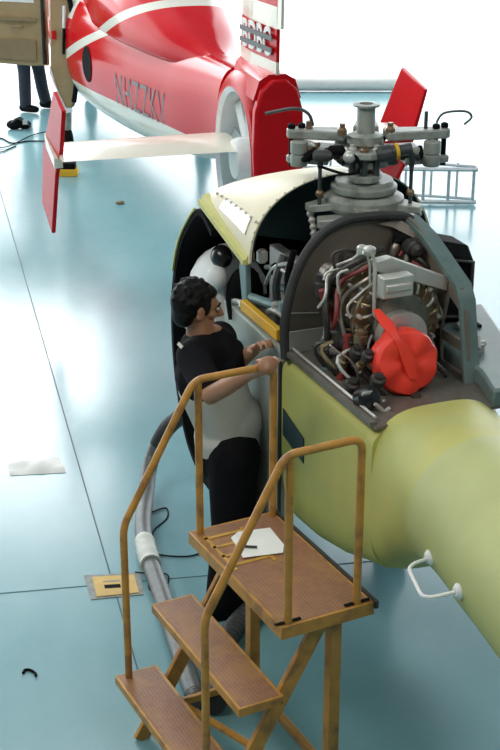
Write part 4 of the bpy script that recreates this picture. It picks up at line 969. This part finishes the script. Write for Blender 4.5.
# hose
hp = [atz(203, 404, .62), atz(186, 413, .52), atz(166, 430, .36), atz(151, 462, .18), atz(146, 495, .09), atz(143, 525, .06), atz(147, 552, .055), atz(160, 590, .055), atz(176, 640, .055), atz(190, 682, .055), atz(197, 700, .055)]
hs_ = spline(hp, 14)
hose = thing('ventilation_hose', 'thick grey ventilation hose running over the floor beside the steps', 'hose', V((hp[-1].x, hp[-1].y, 0)))
part('hose_tube', MB().tube(hs_, [.040+.003*(i % 2) for i in range(len(hs_))], 16), M['hose_grey'], hose)
i0 = 14*5+8; part('tape_wrap', MB().tube(hs_[i0:i0+12], [.047+.003*((i*7) % 3) for i in range(12)], 16), M['tape'], hose, 'white tape wrapped around hose')
i1 = 14*2; part('hose_sleeve', MB().tube(hs_[i1-14:i1+8], .0445, 16), M['rubber'], hose, 'dark sleeve on hose')
h2 = [atz(280, 600, .06), atz(256, 608, .06), atz(236, 626, .055), atz(222, 650, .055), atz(216, 676, .055), atz(214, 706, .055)]
h2s = spline(h2, 12)
solo('ribbed_hose', MB().tube(h2s, [.045+.006*(i % 2) for i in range(len(h2s))], 14), M['rubber'], 'black ribbed hose on the floor beneath the steps', 'hose', V((h2[-1].x, h2[-1].y, .005)))
cable([(152, 512), (166, 508), (167, 518), (154, 530), (152, 540)], .006, .004, 'thin black cable making a loop beside the grey hose')
cable([(150, 553), (170, 556), (190, 556), (203, 552)], .006, .004, 'thin black cable running from hose tape towards the steps')
cable([(135, 572), (148, 575), (150, 590), (165, 588), (168, 575), (152, 572)], .006, .003, 'thin black cable coiled next to the yellow floor cover')
# floor box cover
c4 = [atz(x, y, 0) for x, y in ((84, 576), (140, 573), (144, 595), (91, 600))]; fb = thing('floor_box', 'grey floor box with yellow slotted cover set in the floor', 'floor box', sum(c4, V())/4)
part('frame', MB().prism(c4, UP*.004), M['plate_grey'], fb)
cv = part('cover_plate', MB().prism([atz(x, y, .004) for x, y in ((92, 577.5), (134, 575), (139, 593), (97, 597))], UP*.004), M['floorplate'], fb, 'yellow cover plate')
part('slot', MB().prism([atz(x, y, .008) for x, y in ((104, 585), (120, 584), (121, 587.5), (105, 588.5))], UP*.001), M['black'], cv)
part('slot', MB().prism([atz(x, y, .008) for x, y in ((103, 581), (120, 580), (120, 581.2), (103, 582.2))], UP*.001), M['plate_grey'], cv)
# crumpled plastic sheet
c4 = [atz(x, y, 0) for x, y in ((8, 462), (58, 457), (66, 473), (10, 476))]; mb = MB(); n1, n2 = 18, 8; vs = []; random.seed(3)
for k in range(2):
    for i in range(n1):
        for j in range(n2):
            s, t = i/(n1-1), j/(n2-1); p = (c4[0]*(1-s)+c4[1]*s)*(1-t)+(c4[3]*(1-s)+c4[2]*s)*t
            h = .003+sin(pi*t)**.5*(.018*abs(sin(s*6+t*2)*cos(t*3-s*3))+.02*s*sin(pi*s)+.006*random.random()); vs.append(p+UP*(h if k else .001))
fs = []
for i in range(n1-1):
    for j in range(n2-1):
        q = [i*n2+j, (i+1)*n2+j, (i+1)*n2+j+1, i*n2+j+1]; o_ = n1*n2; fs.append(q[::-1]); fs.append([x+o_ for x in q])
o_ = n1*n2
for i in range(n1-1): fs.append([i*n2, (i+1)*n2, (i+1)*n2+o_, i*n2+o_]); fs.append([i*n2+n2-1, i*n2+n2-1+o_, (i+1)*n2+n2-1+o_, (i+1)*n2+n2-1])
for j in range(n2-1): fs.append([j, j+o_, j+1+o_, j+1]); k = (n1-1)*n2; fs.append([k+j, k+j+1, k+j+1+o_, k+j+o_])
mb.add(vs, fs); solo('plastic_sheet', mb, M['paper'], 'crumpled white sheet lying on the shiny floor at left', 'sheet', sum(c4, V())/4)
# scraps
q = [atz(x, y, .006) for x, y in ((23, 673), (25, 670), (30, 670), (35, 673), (36, 676))]
solo('rubber_strip', MB().tube(spline(q, 5), .006, 8), M['black'], 'short curled black rubber strip on the floor at lower left', 'strip', V((q[0].x, q[0].y, 0)))
q = atz(120, 204, 0); mb = MB(); mb.ell(q+UP*.012, (.045, .03, .014)); mb.ell(q+UP*.015+V((.02, .01, 0)), (.02, .025, .014)); solo('rag', fuse(mb, .008, 1), mat('brown cloth', (.22, .15, .08), .8), 'small crumpled brown rag alone on the bright floor', 'rag', q)
# aluminium ladder standing on its side at right
lad = thing('ladder', 'aluminium ladder lying on its side behind the rotor head', 'ladder', atz(390, 205, 0))
la = atz(296, 200, .03); lb = atz(476, 202, .03); ldv = (lb-la).normalized(); H2 = .30
for z_, nm in ((0, 'rail'), (H2, 'rail')): part(nm, MB().tube([la+UP*z_, lb+UP*z_], .02, 8), M['alu'], lad)
Ll = (lb-la).length
for k in range(8): 
    x = Ll*(.02+.96*k/7); part('rung', MB().tube([la+ldv*x, la+ldv*x+UP*H2], .015, 8), M['alu'], lad)
off = V((.0, .34, 0))
part('rail', MB().tube([la+off+ldv*.2+UP*.02, lb+off*.3], .014, 8), M['alu'], lad); part('rail', MB().tube([la+off+ldv*.2+UP*(H2+.04), lb+off*.3+UP*H2], .014, 8), M['alu'], lad)
for k in range(6):
    x = Ll*(.2+.7*k/5); part('rung', MB().tube([la+off*(1-.6*k/5)+ldv*x-UP*.0, la+off*(1-.6*k/5)+ldv*x+UP*(H2+.03)], .012, 8), M['alu'], lad)
